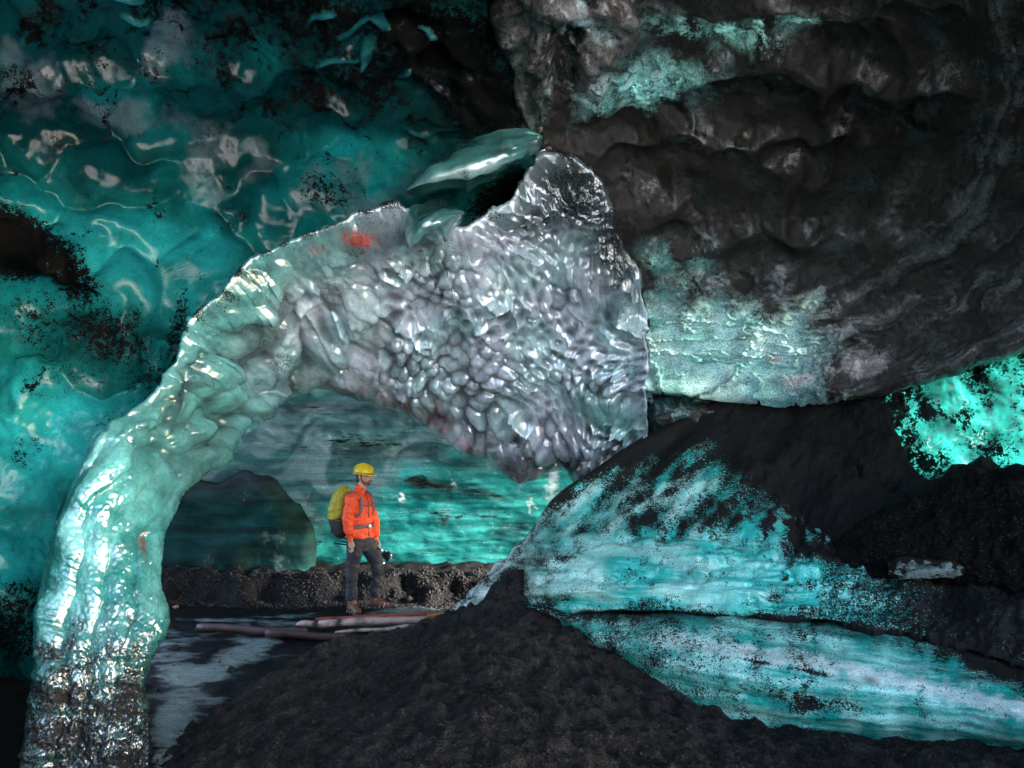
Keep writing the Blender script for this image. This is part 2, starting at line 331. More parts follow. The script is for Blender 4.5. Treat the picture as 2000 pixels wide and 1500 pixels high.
# ------------------------------------------------------------------ roof and ledge on the right
def right_roof():
    edge = [985, 1010, 1040, 1052, 1070, 1150, 1200, 1215, 1222]
    xs = [0, 1180, 1330, 1500, 1680, 1850, 2010, 2250, 2700]
    rows = [(-500, [3.4, 3.5, 3.5, 3.4, 3.2, 3.0, 2.8, 2.6, 2.3]),
            (-150, [4.5, 4.6, 4.6, 4.5, 4.2, 3.9, 3.6, 3.3, 2.9]),
            (60, [5.3, 5.4, 5.4, 5.3, 5.0, 4.7, 4.4, 3.9, 3.3]),
            (180, [5.9, 6.0, 6.0, 5.8, 5.5, 5.1, 4.8, 4.2, 3.5]),
            (300, [6.5, 6.6, 6.5, 6.3, 6.0, 5.6, 5.1, 4.5, 3.7]),
            (430, [7.0, 7.1, 7.0, 6.8, 6.4, 5.9, 5.4, 4.7, 3.8]),
            (560, [7.5, 7.6, 7.5, 7.2, 6.8, 6.2, 5.6, 4.8, 3.85]),
            (660, [7.7, 7.75, 7.6, 7.35, 6.95, 6.3, 5.65, 4.85, 3.9]),
            (740, [7.75, 7.75, 7.6, 7.35, 6.95, 6.35, 5.7, 4.85, 3.9])]
    yb = [728, 724, 735, 752, 762, 722, 672, 648, 640]
    ctrl = []
    for e, (y, ds) in zip(edge, rows):
        row = []
        for i, (x, d) in enumerate(zip(xs, ds)):
            xx = e + (x - e) * 1.0 if i else e
            xx = max(xx, e + i * 22)
            yy = y if y < 500 else y + (yb[i] - 740) * (y - 500) / 240.0
            row.append((xx, yy, d))
        ctrl.append(row)
    ctrl.append([(a, b + 14, d + .35) for a, b, d in ctrl[-1]]); ctrl.append([(a, b - 20, d + .9) for a, b, d in ctrl[-1]])
    px, py, D = patch(ctrl, 560, 520)
    P = world(px, py, D); n = normals(P); wx, wy = warp(px, py, 16, 150, 41)
    big = [(1430, 400, 150, 105, -8, .95), (1660, 395, 120, 110, 25, .9), (1850, 380, 190, 165, 30, 1.0), (1470, 215, 190, 70, 5, .9), (1640, 95, 190, 58, 12, .9), (1880, 110, 180, 80, 25, .85), (1270, 330, 110, 80, -10, .85),
           (1520, 520, 170, 70, 0, .8), (1340, 480, 110, 40, 10, .7), (1420, 80, 100, 44, 0, .8), (1245, 240, 120, 44, -12, 1.0), (2100, 260, 150, 170, 0, .8), (1740, 250, 120, 60, 10, .8), (1560, 320, 70, 60, 20, .8)]
    fill = [(x_ + 50 * math.sin(x_ * 7.3 + y_), y_ + 36 * math.sin(y_ * 3.1 + x_), 170 + 40 * math.sin(x_ + y_), 95 + 24 * math.cos(x_ * 3 + y_), 25 + 20 * math.sin(x_ * y_), .55 + .12 * math.sin(x_ * 5)) for x_ in range(980, 2700, 300) for y_ in range(-420, 640, 190)]
    hol, rim, wid = hollows(wx, wy, big + clear_of(fill, big))
    sc = np.clip(blob(px, py, [(1220, 190, 170, 55, -6, .9), (1400, 80, 150, 36, 8, .7), (1520, 60, 110, 26, 0, .6), (1330, 510, 90, 36, 0, .5), (1180, 60, 80, 70, 0, .8)]), 0, 1)
    f1, f2, rid = worley(wx / 62, wy / 24 + .3 * fn(px, py, 80, 44), 9); small = np.maximum(0, 1 - (f1 / .85) ** 2) ** .7 * (.5 + rid)
    led = ss(470, 600, py - .16 * (px - 1250) - 30 + 16 * fn(px, py, 120, 45)) * ss(1700, 1560, px + 12 * fn(px, py, 40, 46) + .2 * (py - 650))
    # growth lines: curved strata that swing down the right-hand side
    cy = np.hypot((px - 1330) * .75, (py - 180) * 1.05)
    strat = fn(cy + 10 * fn(px, py, 200, 43, 3), px * .10 + py * .05, 120, 47, 1.2); sm = ss(330, 480, cy) * ss(1350, 1600, px)
    h = .20 * (hol - 1.15) * (1 - .8 * np.clip(sm + led, 0, 1)) + .06 * small * sc + .007 * fn(px, py, 90, 48, 2.8) + .002 * fn(px, py, 18, 49, 2) * (1 - .7 * led) + .010 * strat * sm
    rib = ss(105, 25, np.abs(px - (1130 - .0 * py) + (py - 40) * .22 + 14 * fn(px, py, 80, 50))) * ss(300, 120, py)
    h = h + led * (.10 + .05 * ss(.05, .4, np.abs(fn(px * .4, py, 60, 52))))
    P = P + n * h[..., None]
    base = np.array([.028, .024, .0215])
    t = mixc(base * .6, base * 1.9, np.clip(.5 + .4 * fn(px, py, 170, 53, 2), 0, 1))
    t = mixc(t, np.array([.06, .05, .022]), np.clip(blob(px, py, [(1500, 330, 180, 90, 0, .7)]) , 0, 1))
    t = mixc(t, np.array([.15, .135, .13]), np.clip(sm * (.35 + .5 * strat), 0, .95))
    t = mixc(t, mixc(DEEP, MINT, np.clip(small * 1.1 - .2, 0, 1)), np.clip(sc * 1.1, 0, 1))
    lt = mixc(np.array([.13, .33, .30]), np.array([.30, .47, .44]), np.clip(.5 + .35 * fn(px * .35, py, 70, 54), 0, 1))
    crack = ss(.09, .0, np.abs(fn(px, py, 170, 55, 1.8))) + ss(.06, 0, np.abs(fn(px * .3, py - .08 * px, 120, 56, 1.6)))
    t = mixc(t, lt, led)
    t = mixc(t, np.array([.45, .36, .33]), np.clip(blob(px, py, [(1680, 715, 60, 24, -5, .8), (1560, 742, 34, 10, -8, .7), (1515, 708, 16, 7, 0, .7)]), 0, 1))
    t = mixc(t, np.array([.20, .17, .165]), rib * .7)
    dirt = .60 + .16 * fn(px, py, 110, 57, 1.8) - .26 * sm * ss(-.3, .6, strat) - .3 * blob(px, py, [(1680, 715, 60, 24, -5, .8), (1560, 742, 34, 10, -8, .7)]) + .1 * rim * (1 - sm)
    dirt = dirt * (1 - led) + led * (.20 + .22 * np.clip(crack, 0, 1) + .08 * fn(px, py, 60, 58))
    dirt = np.where(rib > 0, dirt * (1 - rib) + .62 * rib, dirt)
    dirt = dirt * (1 - sc) + sc * (.34 + .1 * fn(px, py, 40, 59))
    dirt = np.maximum(dirt, blob(px, py, [(1090, 240, 26, 110, 6, 1.0), (1130, 330, 90, 60, 20, .95), (1210, 260, 80, 40, 0, .95), (1200, 420, 60, 90, -20, .9)]))  # beside the arch rim, the recess shadow is put into the dirt mask
    tr = np.clip(.30 * led + .1 * sc, 0, .6)
    o = sheet('ice_roof', P, M_ceil, {'tint': t, 'dirt': np.clip(dirt, 0, 1), 'trans': tr})
    return tag(o, 'dark gravelly ice roof, upper right, with a pale green ledge at its foot', 'ice roof')
right_roof()

def shelf():
    ctrl = [[(1236, 690, 8.75), (1274, 706, 7.97), (1340, 716, 7.75), (1420, 738, 7.75), (1500, 760, 7.9)],
            [(1236, 715, 8.65), (1270, 735, 7.84), (1340, 742, 7.62), (1420, 770, 7.62), (1520, 790, 7.8)],
            [(1236, 770, 8.90), (1274, 770, 8.12), (1340, 775, 7.95), (1420, 800, 7.9), (1540, 830, 8.0)],
            [(1236, 800, 8.70), (1280, 800, 7.87), (1350, 800, 7.75), (1430, 815, 7.8), (1540, 860, 7.9)],
            [(1236, 860, 8.85), (1284, 850, 8.02), (1350, 845, 7.85), (1440, 850, 7.9), (1540, 900, 8.0)],
            [(1236, 930, 9.05), (1284, 920, 8.22), (1350, 900, 8.0), (1440, 900, 8.0), (1540, 950, 8.0)]]
    px, py, D = patch(ctrl, 150, 120); P = world(px, py, D)
    P = P + normals(P) * (.02 * fn(px, py, 50, 61))[..., None]
    t = mixc(np.array([.03, .10, .095]), np.array([.28, .38, .37]), np.clip(blob(px, py, [(1300, 745, 120, 16, 8, .8), (1290, 810, 60, 14, -5, .5)]), 0, 1))
    dirt = .5 + .12 * fn(px, py, 60, 62) - .2 * blob(px, py, [(1300, 745, 130, 18, 10, 1.0)])
    o = sheet('ice_shelf', P, M_ceil, {'tint': t, 'dirt': dirt, 'trans': t[..., 0] * 0 + .1})
    tag(o, 'dark double shelf of dirty ice under the pale green ledge', 'ice shelf')
shelf()

def cyan_bank():
    ctrl = [[(1560, 640, 7.6), (1700, 640, 7.4), (1850, 630, 7.1), (2000, 600, 6.7), (2250, 560, 5.9), (2600, 540, 5.0)],
            [(1560, 740, 7.7), (1700, 740, 7.4), (1850, 700, 7.0), (2000, 680, 6.5), (2250, 650, 5.8), (2600, 640, 4.9)],
            [(1580, 840, 7.8), (1720, 830, 7.4), (1850, 800, 6.9), (2000, 800, 6.4), (2250, 800, 5.7), (2600, 800, 4.9)],
            [(1580, 940, 7.8), (1720, 920, 7.5), (1850, 920, 7.0), (2000, 920, 6.5), (2250, 920, 5.8), (2600, 920, 4.9)],
            [(1580, 1060, 7.9), (1720, 1060, 7.6), (1850, 1060, 7.2), (2000, 1060, 6.7), (2250, 1060, 5.9), (2600, 1060, 5.0)]]
    px, py, D = patch(ctrl, 260, 150); P = world(px, py, D)
    f1, f2, _ = worley(px / 75, py / 60, 14)
    P = P + normals(P) * (.05 * np.maximum(0, 1 - f1 ** 2) + .01 * fn(px, py, 40, 64, 2))[..., None]
    t = mixc(CYAN * .34, CYAN * .12, np.clip(.45 + .45 * fn(px * .7, py, 70, 65, 2.2), 0, 1))
    dirt = .47 + .09 * fn(px, py, 90, 66) + .14 * ss(800, 680, py) + .30 * ss(1830, 1720, px)
    dirt = dirt - .14 * blob(px, py, [(1850, 760, 40, 90, 10, 1), (1960, 800, 60, 60, 0, .8)])
    o = sheet('ice_bank', P, M_cyan, {'tint': t, 'dirt': dirt, 'trans': px * 0 + .3})
    tag(o, 'bright cyan ice bank speckled with ash at the right edge, behind the black slope', 'ice bank')
cyan_bank()

# ------------------------------------------------------------------ the arch
def arch():
    outer = [(10, 1720, 4.3), (42, 1500, 4.45), (66, 1300, 4.6), (72, 1200, 4.75), (98, 1080, 4.9), (138, 960, 5.0), (190, 858, 5.2), (268, 795, 5.4), (345, 692, 5.6), (402, 600, 5.8), (490, 517, 6.0), (610, 450, 6.1), (740, 407, 6.2), (812, 424, 6.3),
             (880, 455, 6.35), (975, 400, 6.35), (1080, 308, 6.3), (1175, 365, 6.5), (1238, 515, 7.0), (1260, 690, 7.4), (1262, 850, 7.7)]
    inner = [(300, 1720, 4.5), (295, 1500, 4.6), (286, 1320, 4.75), (325, 1222, 4.9), (314, 1130, 5.1), (322, 1040, 5.4), (362, 960, 5.9), (425, 895, 6.6), (495, 832, 7.3), (560, 782, 7.9), (640, 756, 8.3), (740, 784, 8.7), (850, 830, 8.9), (940, 872, 9.0),
             (1010, 905, 9.0), (1080, 912, 8.9), (1140, 915, 8.8), (1190, 918, 8.6), (1226, 918, 8.4), (1250, 916, 8.2), (1266, 912, 8.05)]
    nc = len(outer); vs_ = [0, .14, .33, .52, .7, .86, 1]
    rows = []
    O = np.array(outer, float); I = np.array(inner, float); k = np.arange(nc)
    leg = ss(9, 5, k); right = ss(17, 20, k); O[:, 2] += .30 * ss(6, 8, k) * ss(17, 15, k)
    mid = .5 * (O + I)
    B0 = O.copy(); B0[:, 2] += .55; B0[:, :2] += (mid - O)[:, :2] * .10
    B1 = O.copy(); B1[:, 2] += .16; B1[:, :2] += (mid - O)[:, :2] * -.012
    rows += [B0, B1]
    for v in vs_:
        R = O * (1 - v) + I * v
        R[:, 2] -= (.16 * leg + .10 * (1 - leg)) * (1 - .8 * right) * np.sin(math.pi * min(1, v * 1.0)) ** .7
        rows.append(R)
    E1 = I.copy(); E1[:, 2] += .22; E1[:, :2] += (mid - I)[:, :2] * -.01
    E2 = I.copy(); E2[:, 2] += .75 ; E2[:, :2] += (mid - I)[:, :2] * .12
    rows += [E1, E2]
    px, py, D = patch([r.tolist() for r in rows], 1000, 430)
    uu = np.linspace(0, nc - 1, 1000)[None, :]; edge = np.linspace(1, 0, 430)[:, None] ** 3 * ss(4, 8, uu)
    px = px + edge * (9 * fn(uu * 90, 0 * uu, 130, 66, 2) + 3 * fn(uu * 90, 0 * uu, 40, 65, 2)); py = py + edge * (9 * fn(uu * 90, 0 * uu + 40, 130, 64, 2) + 3 * fn(uu * 90, 0 * uu + 9, 40, 63, 2))
    P = world(px, py, D); n = normals(P)
    U = np.linspace(0, nc - 1, 1000)[None, :] + 0 * px; V = (np.linspace(0, len(rows) - 1, 430)[:, None] - 2) / (len(vs_) - 1) + 0 * px
    # scallops hang in rows that run from upper left to lower right
    c, s = math.cos(math.radians(38)), math.sin(math.radians(38))
    wx, wy = warp(px, py, 16, 260, 71)
    a = wx * c + wy * s; b = -wx * s + wy * c
    size = 30 + 26 * ss(820, 480, px)
    def scal(sz, seed):
        f1, f2, rid, vx, vy = worley(a / (sz * 1.06), b / (sz * .94), seed, jit=.62, full=True)
        d = (.85 * np.maximum(0, 1 - (f1 / .60) ** 2) ** .6 + .2 * ss(1, .2, f1)) * np.clip(1 + .45 * vy - .2 * vx, .3, 2)      # each scale droops on its lower side
        dim = np.clip((f1 / .62) ** 1.7, 0, 1.5) * np.clip(1 - .5 * vy + .3 * vx, .4, 1.6) * .8     # dimple with sharp crests
        mixd = ss(-.5, .7, fn(px, py, 170, 68, 2.6) + (px - 960) / 260 - (py - 640) / 300)
        return (d * (1 - mixd) + dim * mixd) * (.5 + .7 * rid), f1 * (1 - mixd) + (.75 - f1) * mixd, rid
    s1, f1, f2 = scal(27, 72); s2, g1, g2 = scal(58, 73); s3, _, _ = scal(22, 74)
    fine = np.where(px > 800, 1, 0) * 1.0; fine = ss(620, 860, px)
    bumps = s1 * fine + s2 * (1 - fine)
    # long flutes run down the leg
    q = V * 4.8 + .35 * fn(U * 120, V * 60, 400, 75, 2.4) ; fl1, fl2, flr = worley(q, U * .15 + 20, 76)
    fl = np.maximum(0, 1 - (fl1 / .85) ** 2) ** .6 * (.35 + .9 * flr)
    legm = ss(7.6, 5.2, U); smooth = np.clip(blob(px, py, [(720, 455, 120, 48, -8, 1), (600, 500, 110, 40, -30, .9), (500, 560, 70, 30, -40, .6), (440, 620, 50, 30, -40, .5)]), 0, 1)
    smooth = np.maximum(smooth, blob(px, py, [(1120, 520, 90, 36, 30, .7), (900, 500, 60, 30, -10, .6), (1110, 380, 60, 60, 0, .5), (700, 560, 60, 40, 20, .5), (1180, 800, 70, 24, 20, .6)]))
    inn = ss(1.0, .86, V) ; out_ = ss(-.02, .06, V)
    amp = (.105 + .035 * (1 - fine)) * (1 - legm) * (1 - smooth) * (.25 + .75 * inn)
    var = ss(-1.1, .8, fn(px, py, 150, 70, 2.4)); h = amp * bumps * (.35 + .85 * var) + .022 * fn(a * .45, b, 110, 69, 2.6) * (1 - legm) + .010 * s3 * fine * (1 - smooth) + legm * (.15 * fl - .07 + .006 * s2) * ss(-.02, .16, V) * ss(1.02, .86, V) + .12 * smooth
    h = h + .02 * (1 - .6 * legm) * fn(px, py, 120, 77, 2.6) + .0015 * fn(px, py, 14, 78, 2)
    # big hanging lobes along the back lip
    hang = ss(.78, 1.0, V) * ss(11.5, 13, U); l1, _, lr = worley(px / 74, py / 150, 79); h = h + hang * .18 * np.maximum(0, 1 - (l1 / .75) ** 2) ** .7
    h = h * ss(-.32, .04, V) * (.15 + .85 * np.maximum(ss(.0, .22, V), legm * ss(-.1, .1, V)))
    P = P + n * h[..., None]
    # grainy rotten ice at the foot
    foot = ss(1150, 1400, py + 25 * fn(px, py, 60, 80)) * legm
    P = P + n * (foot * (.007 * fn(px, py, 26, 81, 1.8) + .0016 * fn(px, py, 8, 82, 1.5)))[..., None]
    grey = mixc(np.array([.80, .84, .94]), np.array([.60, .80, .82]), np.clip(.5 + .5 * fn(px, py, 150, 83, 2), 0, 1))
    t = mixc(grey, np.array([.16, .50, .47]), np.clip(ss(11.5, 7.5, U) + .8 * ss(.45, .0, V) * ss(13, 11, U), 0, 1))
    t = mixc(t, np.array([.015, .21, .19]), np.clip(ss(8, 4, U) * (.75 + .3 * fn(px, py, 130, 84)), 0, .95))
    t = mixc(t, np.array([.27, .62, .56]), np.clip(blob(px, py, [(1190, 810, 90, 40, 20, .9)]), 0, 1))
    t = mixc(t, np.array([.10, .115, .12]), smooth * ss(420, 700, px) * ss(540, 480, py) * .6)
    t = mixc(t, VIOLET * .7, np.clip(ss(.75, .98, V) * ss(9.5, 11.5, U) * (.6 + .4 * fn(px, py, 120, 85)), 0, 1))
    t = mixc(t, RUST, np.clip(blob(px, py, [(660, 770, 70, 26, 10, .7), (590, 745, 50, 16, -20, .5), (820, 800, 90, 20, 15, .4), (282, 1060, 7, 26, 0, .8), (550, 575, 26, 8, -20, .5), (760, 520, 22, 10, 0, .4)]), 0, 1))
    t = mixc(t, np.array([.85, .06, .02]), np.clip(blob(px + 6 * fn(px, py, 20, 86), py + 4 * fn(px, py, 14, 87), [(702, 459, 30, 12, 0, 1), (612, 482, 16, 4, -8, .5), (815, 484, 10, 4, 0, .5)]), 0, 1))  # red spots: the jacket's reflection painted into the ice colour
    t = mixc(t, np.array([.02, .035, .035]), np.clip(blob(px, py, [(1120, 370, 120, 92, 10, 1), (1200, 470, 60, 120, -14, 1), (1060, 425, 110, 36, -8, .8)]), 0, .95))
    t = mixc(t, np.array([.03, .085, .085]), foot * .9)
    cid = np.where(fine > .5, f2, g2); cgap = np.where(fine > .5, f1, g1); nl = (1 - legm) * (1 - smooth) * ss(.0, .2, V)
    t = t * (1 - nl * (.62 * ss(.22, .62, cgap) + .18 - .3 * cid))[..., None]  # gaps between scales painted darker, shade put into the colour
    dirt = .24 + .13 * nl * ss(.4, .75, cgap) + (.24 + .3 * ss(15, 17, U)) * ss(.07, -.06, V) * ss(3, 6, U) * ss(-1.2, .6, fn(px, py, 70, 62)) + .14 * ss(.3, .05, V) * ss(7, 9, U) * ss(17, 13, U) + .05 * fn(px, py, 110, 88) + .05 * fn(a * .4, b, 50, 89) + .36 * foot + .10 * ss(.7, .95, V) * ss(9, 12, U)  # along the outer rim, dark crease shading is put into the mask
    dirt = np.maximum(dirt, blob(px, py, [(1125, 370, 100, 70, 20, .56), (1205, 470, 46, 110, -12, .54), (540, 700, 60, 30, -30, .5), (640, 560, 40, 40, 30, .45), (740, 810, 120, 24, 18, .55)]))
    tr = np.clip(.25 * ss(10, 6, U) * (1 - foot), 0, 1)
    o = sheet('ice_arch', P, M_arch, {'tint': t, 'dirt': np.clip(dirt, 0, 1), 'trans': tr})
    tag(o, 'clear scalloped ice arch curving over the hiker down to a thick fluted foot', 'ice arch')
arch()

# ------------------------------------------------------------------ back wall and the dark ice block before it
def back_wall():
    ctrl = [[(100, 690, 8.6), (320, 690, 8.7), (560, 680, 8.9), (800, 690, 9.2), (1050, 720, 9.3), (1300, 740, 9.3), (1600, 760, 9.4)],
            [(100, 800, 9.3), (320, 800, 9.4), (560, 790, 9.5), (800, 800, 9.6), (1050, 820, 9.7), (1300, 830, 9.7), (1600, 840, 9.8)],
            [(100, 880, 9.9), (320, 880, 10.0), (560, 880, 10.1), (800, 890, 10.1), (1050, 895, 10.1), (1300, 895, 10.1), (1600, 895, 10.2)],
            [(100, 980, 10.2), (320, 980, 10.3), (560, 980, 10.35), (800, 980, 10.35), (1050, 980, 10.35), (1300, 980, 10.4), (1600, 980, 10.5)],
            [(100, 1080, 10.2), (320, 1080, 10.3), (560, 1080, 10.35), (800, 1080, 10.35), (1050, 1080, 10.35), (1300, 1080, 10.4), (1600, 1080, 10.5)],
            [(100, 1180, 10.2), (320, 1180, 10.3), (560, 1180, 10.3), (800, 1180, 10.3), (1050, 1180, 10.3), (1300, 1180, 10.4), (1600, 1180, 10.5)]]
    px, py, D = patch(ctrl, 420, 240); P = world(px, py, D)
    band = fn(px * .07, py + .05 * (px - 700) + 5 * fn(px, py, 200, 91, 3), 30, 92, 1.3)
    P = P + normals(P) * (.012 * fn(px * .5, py, 60, 93, 2) + .004 * band)[..., None]
    t = mixc(np.array([.004, .115, .103]), np.array([.02, .22, .20]), np.clip(.45 + .4 * band, 0, 1))
    t = mixc(t, DEEP, np.clip(.8 * (fn(px * .12, py, 60, 94) - .6), 0, .8))
    g = ss(60, -50, py - np.interp(px, [420, 620, 780, 1100, 1250], [1030, 1000, 905, 880, 880]) + 14 * fn(px, py, 120, 95, 2.4))
    t = mixc(t, mixc(np.array([.03, .045, .045]), np.array([.12, .155, .155]), np.clip(.4 + .5 * fn(px * .4, py + .25 * px + 20 * fn(px, py, 160, 90, 3), 80, 96, 2), 0, 1)), g * .74)
    def streak(x0, y0, x1, y1, w_, k):
        f = np.clip((px - x0) / (x1 - x0), 0, 1); yl = y0 + (y1 - y0) * f + 5 * fn(px, py, 60, 97)
        return k * ss(w_, w_ * .2, np.abs(py - yl)) * ss(x0 - 10, x0 + 40, px) * ss(x1 + 20, x1 - 40, px)
    dirt = .27 + .06 * fn(px * .2, py, 50, 98) + streak(730, 925, 1010, 978, 12, .25) + streak(760, 1005, 1030, 1010, 8, .25) + streak(735, 1066, 870, 1078, 15, .18) + streak(620, 850, 980, 880, 16, .24) + streak(480, 850, 700, 900, 16, .10)
    t = mixc(t, np.array([.75, .8, .8]), np.clip(blob(px + 3 * fn(px, py, 15, 99), py + 3 * fn(px, py, 15, 100), [(786, 973, 5, 6, 0, .9), (888, 944, 3, 4, 0, .5), (1020, 925, 5, 26, 8, .5), (1080, 945, 9, 34, 8, .5), (1035, 985, 4, 12, -10, .5)]), 0, 1))  # white flecks: glints painted into the wall colour
    o = sheet('banded_ice_wall', P, M_back, {'tint': t, 'dirt': np.clip(dirt, 0, 1), 'trans': px * 0 + .25})
    tag(o, 'back wall of level banded teal ice behind the hiker, grey where it bends into the vault', 'ice wall')
    # block
    top = [(200, 990, 10.02), (300, 985, 9.92), (345, 962, 9.82), (385, 943, 9.82), (430, 936, 9.77), (482, 918, 9.77), (510, 940, 9.77), (560, 952, 9.82), (592, 980, 9.92), (606, 1015, 10.02), (612, 1060, 10.17)]
    T = spline(np.array(top), 34); T[:, 1] += 5 * fn(T[:, 0], T[:, 0] * 0 + 3, 60, 106, 1.6); rows = []
    B = T.copy(); B[:, 2] += .7; B[:, 1] += 4; rows.append(B.tolist()); rows.append(T.tolist())
    for f in (.12, .4, .7, 1.0):
        R = T.copy(); R[:, 1] = T[:, 1] * (1 - f) + 1215 * f; R[:, 2] -= .10 * math.sin(min(f * 4, 1) * math.pi / 2); R[:, 0] = T[:, 0] + (R[:, 0] * 0); rows.append(R.tolist())
    E = [[(r[-1][0] + 2, r[-1][1] + 8 * (i > 1), r[-1][2] + .6)] for i, r in enumerate(rows)]
    rows = [r + e for r, e in zip(rows, E)]
    px, py, D = patch(rows, 200, 130); P = world(px, py, D)
    band = fn(px * .1, py, 40, 101, 1.1); P = P + normals(P) * (.03 * fn(px, py, 120, 102, 3))[..., None]
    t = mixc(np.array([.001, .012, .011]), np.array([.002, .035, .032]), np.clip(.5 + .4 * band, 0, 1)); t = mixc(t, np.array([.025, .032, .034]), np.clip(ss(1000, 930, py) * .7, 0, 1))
    t = mixc(t, np.array([.07, .11, .11]), np.clip(blob(px + 5 * fn(px, py, 18, 103), py + 5 * fn(px, py, 18, 104), [(478, 971, 6, 3, 0, 1), (545, 1052, 8, 12, 20, .8), (520, 1048, 5, 8, 0, .8), (543, 1098, 8, 16, 0, .8), (410, 1094, 14, 4, 0, .5), (548, 1122, 22, 8, 0, .6), (525, 995, 6, 3, 40, .6)]), 0, 1))
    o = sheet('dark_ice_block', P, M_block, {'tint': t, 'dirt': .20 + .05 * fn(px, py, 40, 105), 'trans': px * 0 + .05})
    tag(o, 'dark green humped ice block standing before the banded back wall, left of the hiker', 'ice block')
back_wall()

# ------------------------------------------------------------------ the ash-speckled ridge on the right
def ridge():
    top = [(872, 1212, 8.0), (893, 1188, 7.9), (925, 1146, 7.8), (1010, 1066, 7.75), (1080, 975, 7.7), (1150, 925, 7.7), (1262, 854, 7.75), (1370, 800, 7.8), (1445, 758, 7.85), (1540, 746, 7.8), (1640, 746, 7.6), (1705, 778, 7.3), (1765, 882, 6.9), (1830, 927, 6.7), (1910, 902, 6.4), (2000, 925, 6.1), (2300, 960, 5.2), (2650, 980, 4.4)]
    bot = [(885, 1260, 7.8), (905, 1245, 7.6), (955, 1240, 7.3), (1020, 1215, 6.95), (1065, 1196, 6.7), (1130, 1195, 6.45), (1230, 1197, 6.2), (1330, 1196, 6.0), (1420, 1200, 5.85), (1500, 1205, 5.7), (1590, 1212, 5.55), (1680, 1225, 5.4), (1770, 1240, 5.25), (1850, 1260, 5.1), (1930, 1286, 4.9), (2020, 1316, 4.7), (2350, 1410, 4.1), (2700, 1500, 3.5)]
    T = np.array(top); B = np.array(bot); rows = []
    b0 = T.copy(); b0[:, 2] += 1.1; b0[:, 1] += 18; b1 = T.copy(); b1[:, 2] += .25; b1[:, 1] += 3
    rows += [b0.tolist(), b1.tolist(), T.tolist()]
    for f in (.1, .25, .42, .6, .78, .92, 1):
        R = T * (1 - f) + B * f; R[:, 2] += .12 * math.sin(f * math.pi * 2) - .08 * math.sin(f * math.pi); rows.append(R.tolist())
    g = B.copy(); g[:, 2] += .35; g[:, 1] += 2 + 26 * ss(1600, 1900, g[:, 0]); rows.append(g.tolist())
    px, py, D = patch(rows, 760, 330); P = world(px, py, D); n = normals(P)
    lob = [(1340, 1085, 130, 32, 6, 1), (1230, 1100, 110, 50, 10, .8), (1520, 1105, 130, 20, 8, .7), (1470, 1040, 60, 40, -40, .9), (1420, 980, 90, 40, -45, .8), (1330, 960, 120, 40, -45, .8), (1250, 1000, 130, 40, -42, .8), (1520, 1060, 40, 30, -30, .7), (1120, 1080, 70, 60, 20, .7), (1400, 1150, 200, 34, 4, .7), (1150, 1150, 110, 36, 0, .8), (1040, 1110, 40, 60, 40, .6)]
    wx, wy = warp(px, py, 10, 90, 111); dm = blob(wx, wy, lob)
    c, s = math.cos(math.radians(-46)), math.sin(math.radians(-46)); a = px * c + py * s; b = -px * s + py * c
    ice = np.maximum(0, ss(1570, 1500, px + 40 * fn(px, py, 90, 112) - .5 * (py - 1000) * (py > 900) + .45 * (980 - py) * (py < 980)))
    h = .10 * dm + (.014 * fn(a * .3, b, 70, 113, 2.6) * ss(1120, 1040, py) + .0012 * fn(px, py, 16, 114, 1.8)) * (.4 + .6 * ice)
    h = h + .022 * fn(px * .14 + .3 * py, py - .04 * px, 46, 107, 2.2) * ss(1030, 1090, py) * ice
    h = h + .006 * fn(px, py, 26, 115, 1.5) * (1 - ice) + .04 * fn(px, py, 160, 116, 2.2) * (1 - ice)
    gul = ss(10, 0, np.abs((py - 890) - .62 * (px - 1640) + 8 * fn(px, py, 50, 117))) * ss(1600, 1660, px) * ss(1830, 1740, px); h = h - .10 * gul
    P = P + n * h[..., None]
    lowr = ss(1030, 1100, py); flowt = fn(a * .35, b, 60, 118, 2.2) * (1 - lowr) + lowr * fn(px * .22, py - .05 * px, 60, 108, 2.2)
    t = mixc(np.array([.02, .56, .50]), np.array([.52, .96, .88]), np.clip(.42 + .45 * flowt, 0, 1))
    t = mixc(t, np.array([.55, .58, .60]), ss(1120, 980, px) * .75)
    t = mixc(t, CYAN, ss(1330, 1480, px) * .75)
    dirt = .50 + .08 * fn(a * .3, b, 60, 119, 2) * (1 - lowr) - .03 * lowr + .07 * lowr * fn(px * .25, py, 50, 109, 2) + .05 * fn(px, py, 40, 120)
    dirt = dirt + .32 * ss(60, 10, py - np.interp(px, [893, 1010, 1150, 1262, 1445, 1640], [1120, 1010, 900, 850, 760, 740]) - 0) * ss(1040, 1120, px)
    dirt = dirt + .22 * np.clip(blob(px, py, [(1330, 870, 130, 60, -35, 1), (1270, 960, 60, 14, -45, .9), (1420, 1000, 60, 12, -45, .8), (1310, 1050, 50, 12, -45, .6), (1420, 1080, 30, 20, 0, .5)]), 0, 1)
    dirt = dirt - .09 * np.clip(dm, 0, 1) * (py > 1050) - .12 * blob(px, py, [(1400, 1150, 200, 40, 0, 1), (1280, 1090, 120, 30, 0, .6)])
    ashm = np.clip(1 - ice + blob(px, py, [(1500, 860, 100, 120, -30, 1)]), 0, 1)
    low = ss(1075, 1105, py - .10 * (px - 1550)) * ss(1480, 1600, px)
    dirt = dirt * (1 - ashm) + ashm * (.97 - .42 * low * (1 - .5 * ss(1650, 1900, px)) + .0 * px)
    dirt = dirt + .30 * ss(1186, 1196, py - np.interp(px, [1200, 1500, 1680, 1850, 2020], [0, 8, 28, 60, 118])) * ss(1000, 1300, px) * .9
    bowl = blob(px, py, [(1000, 1150, 60, 50, -40, .8)]); dirt = np.maximum(dirt, bowl)
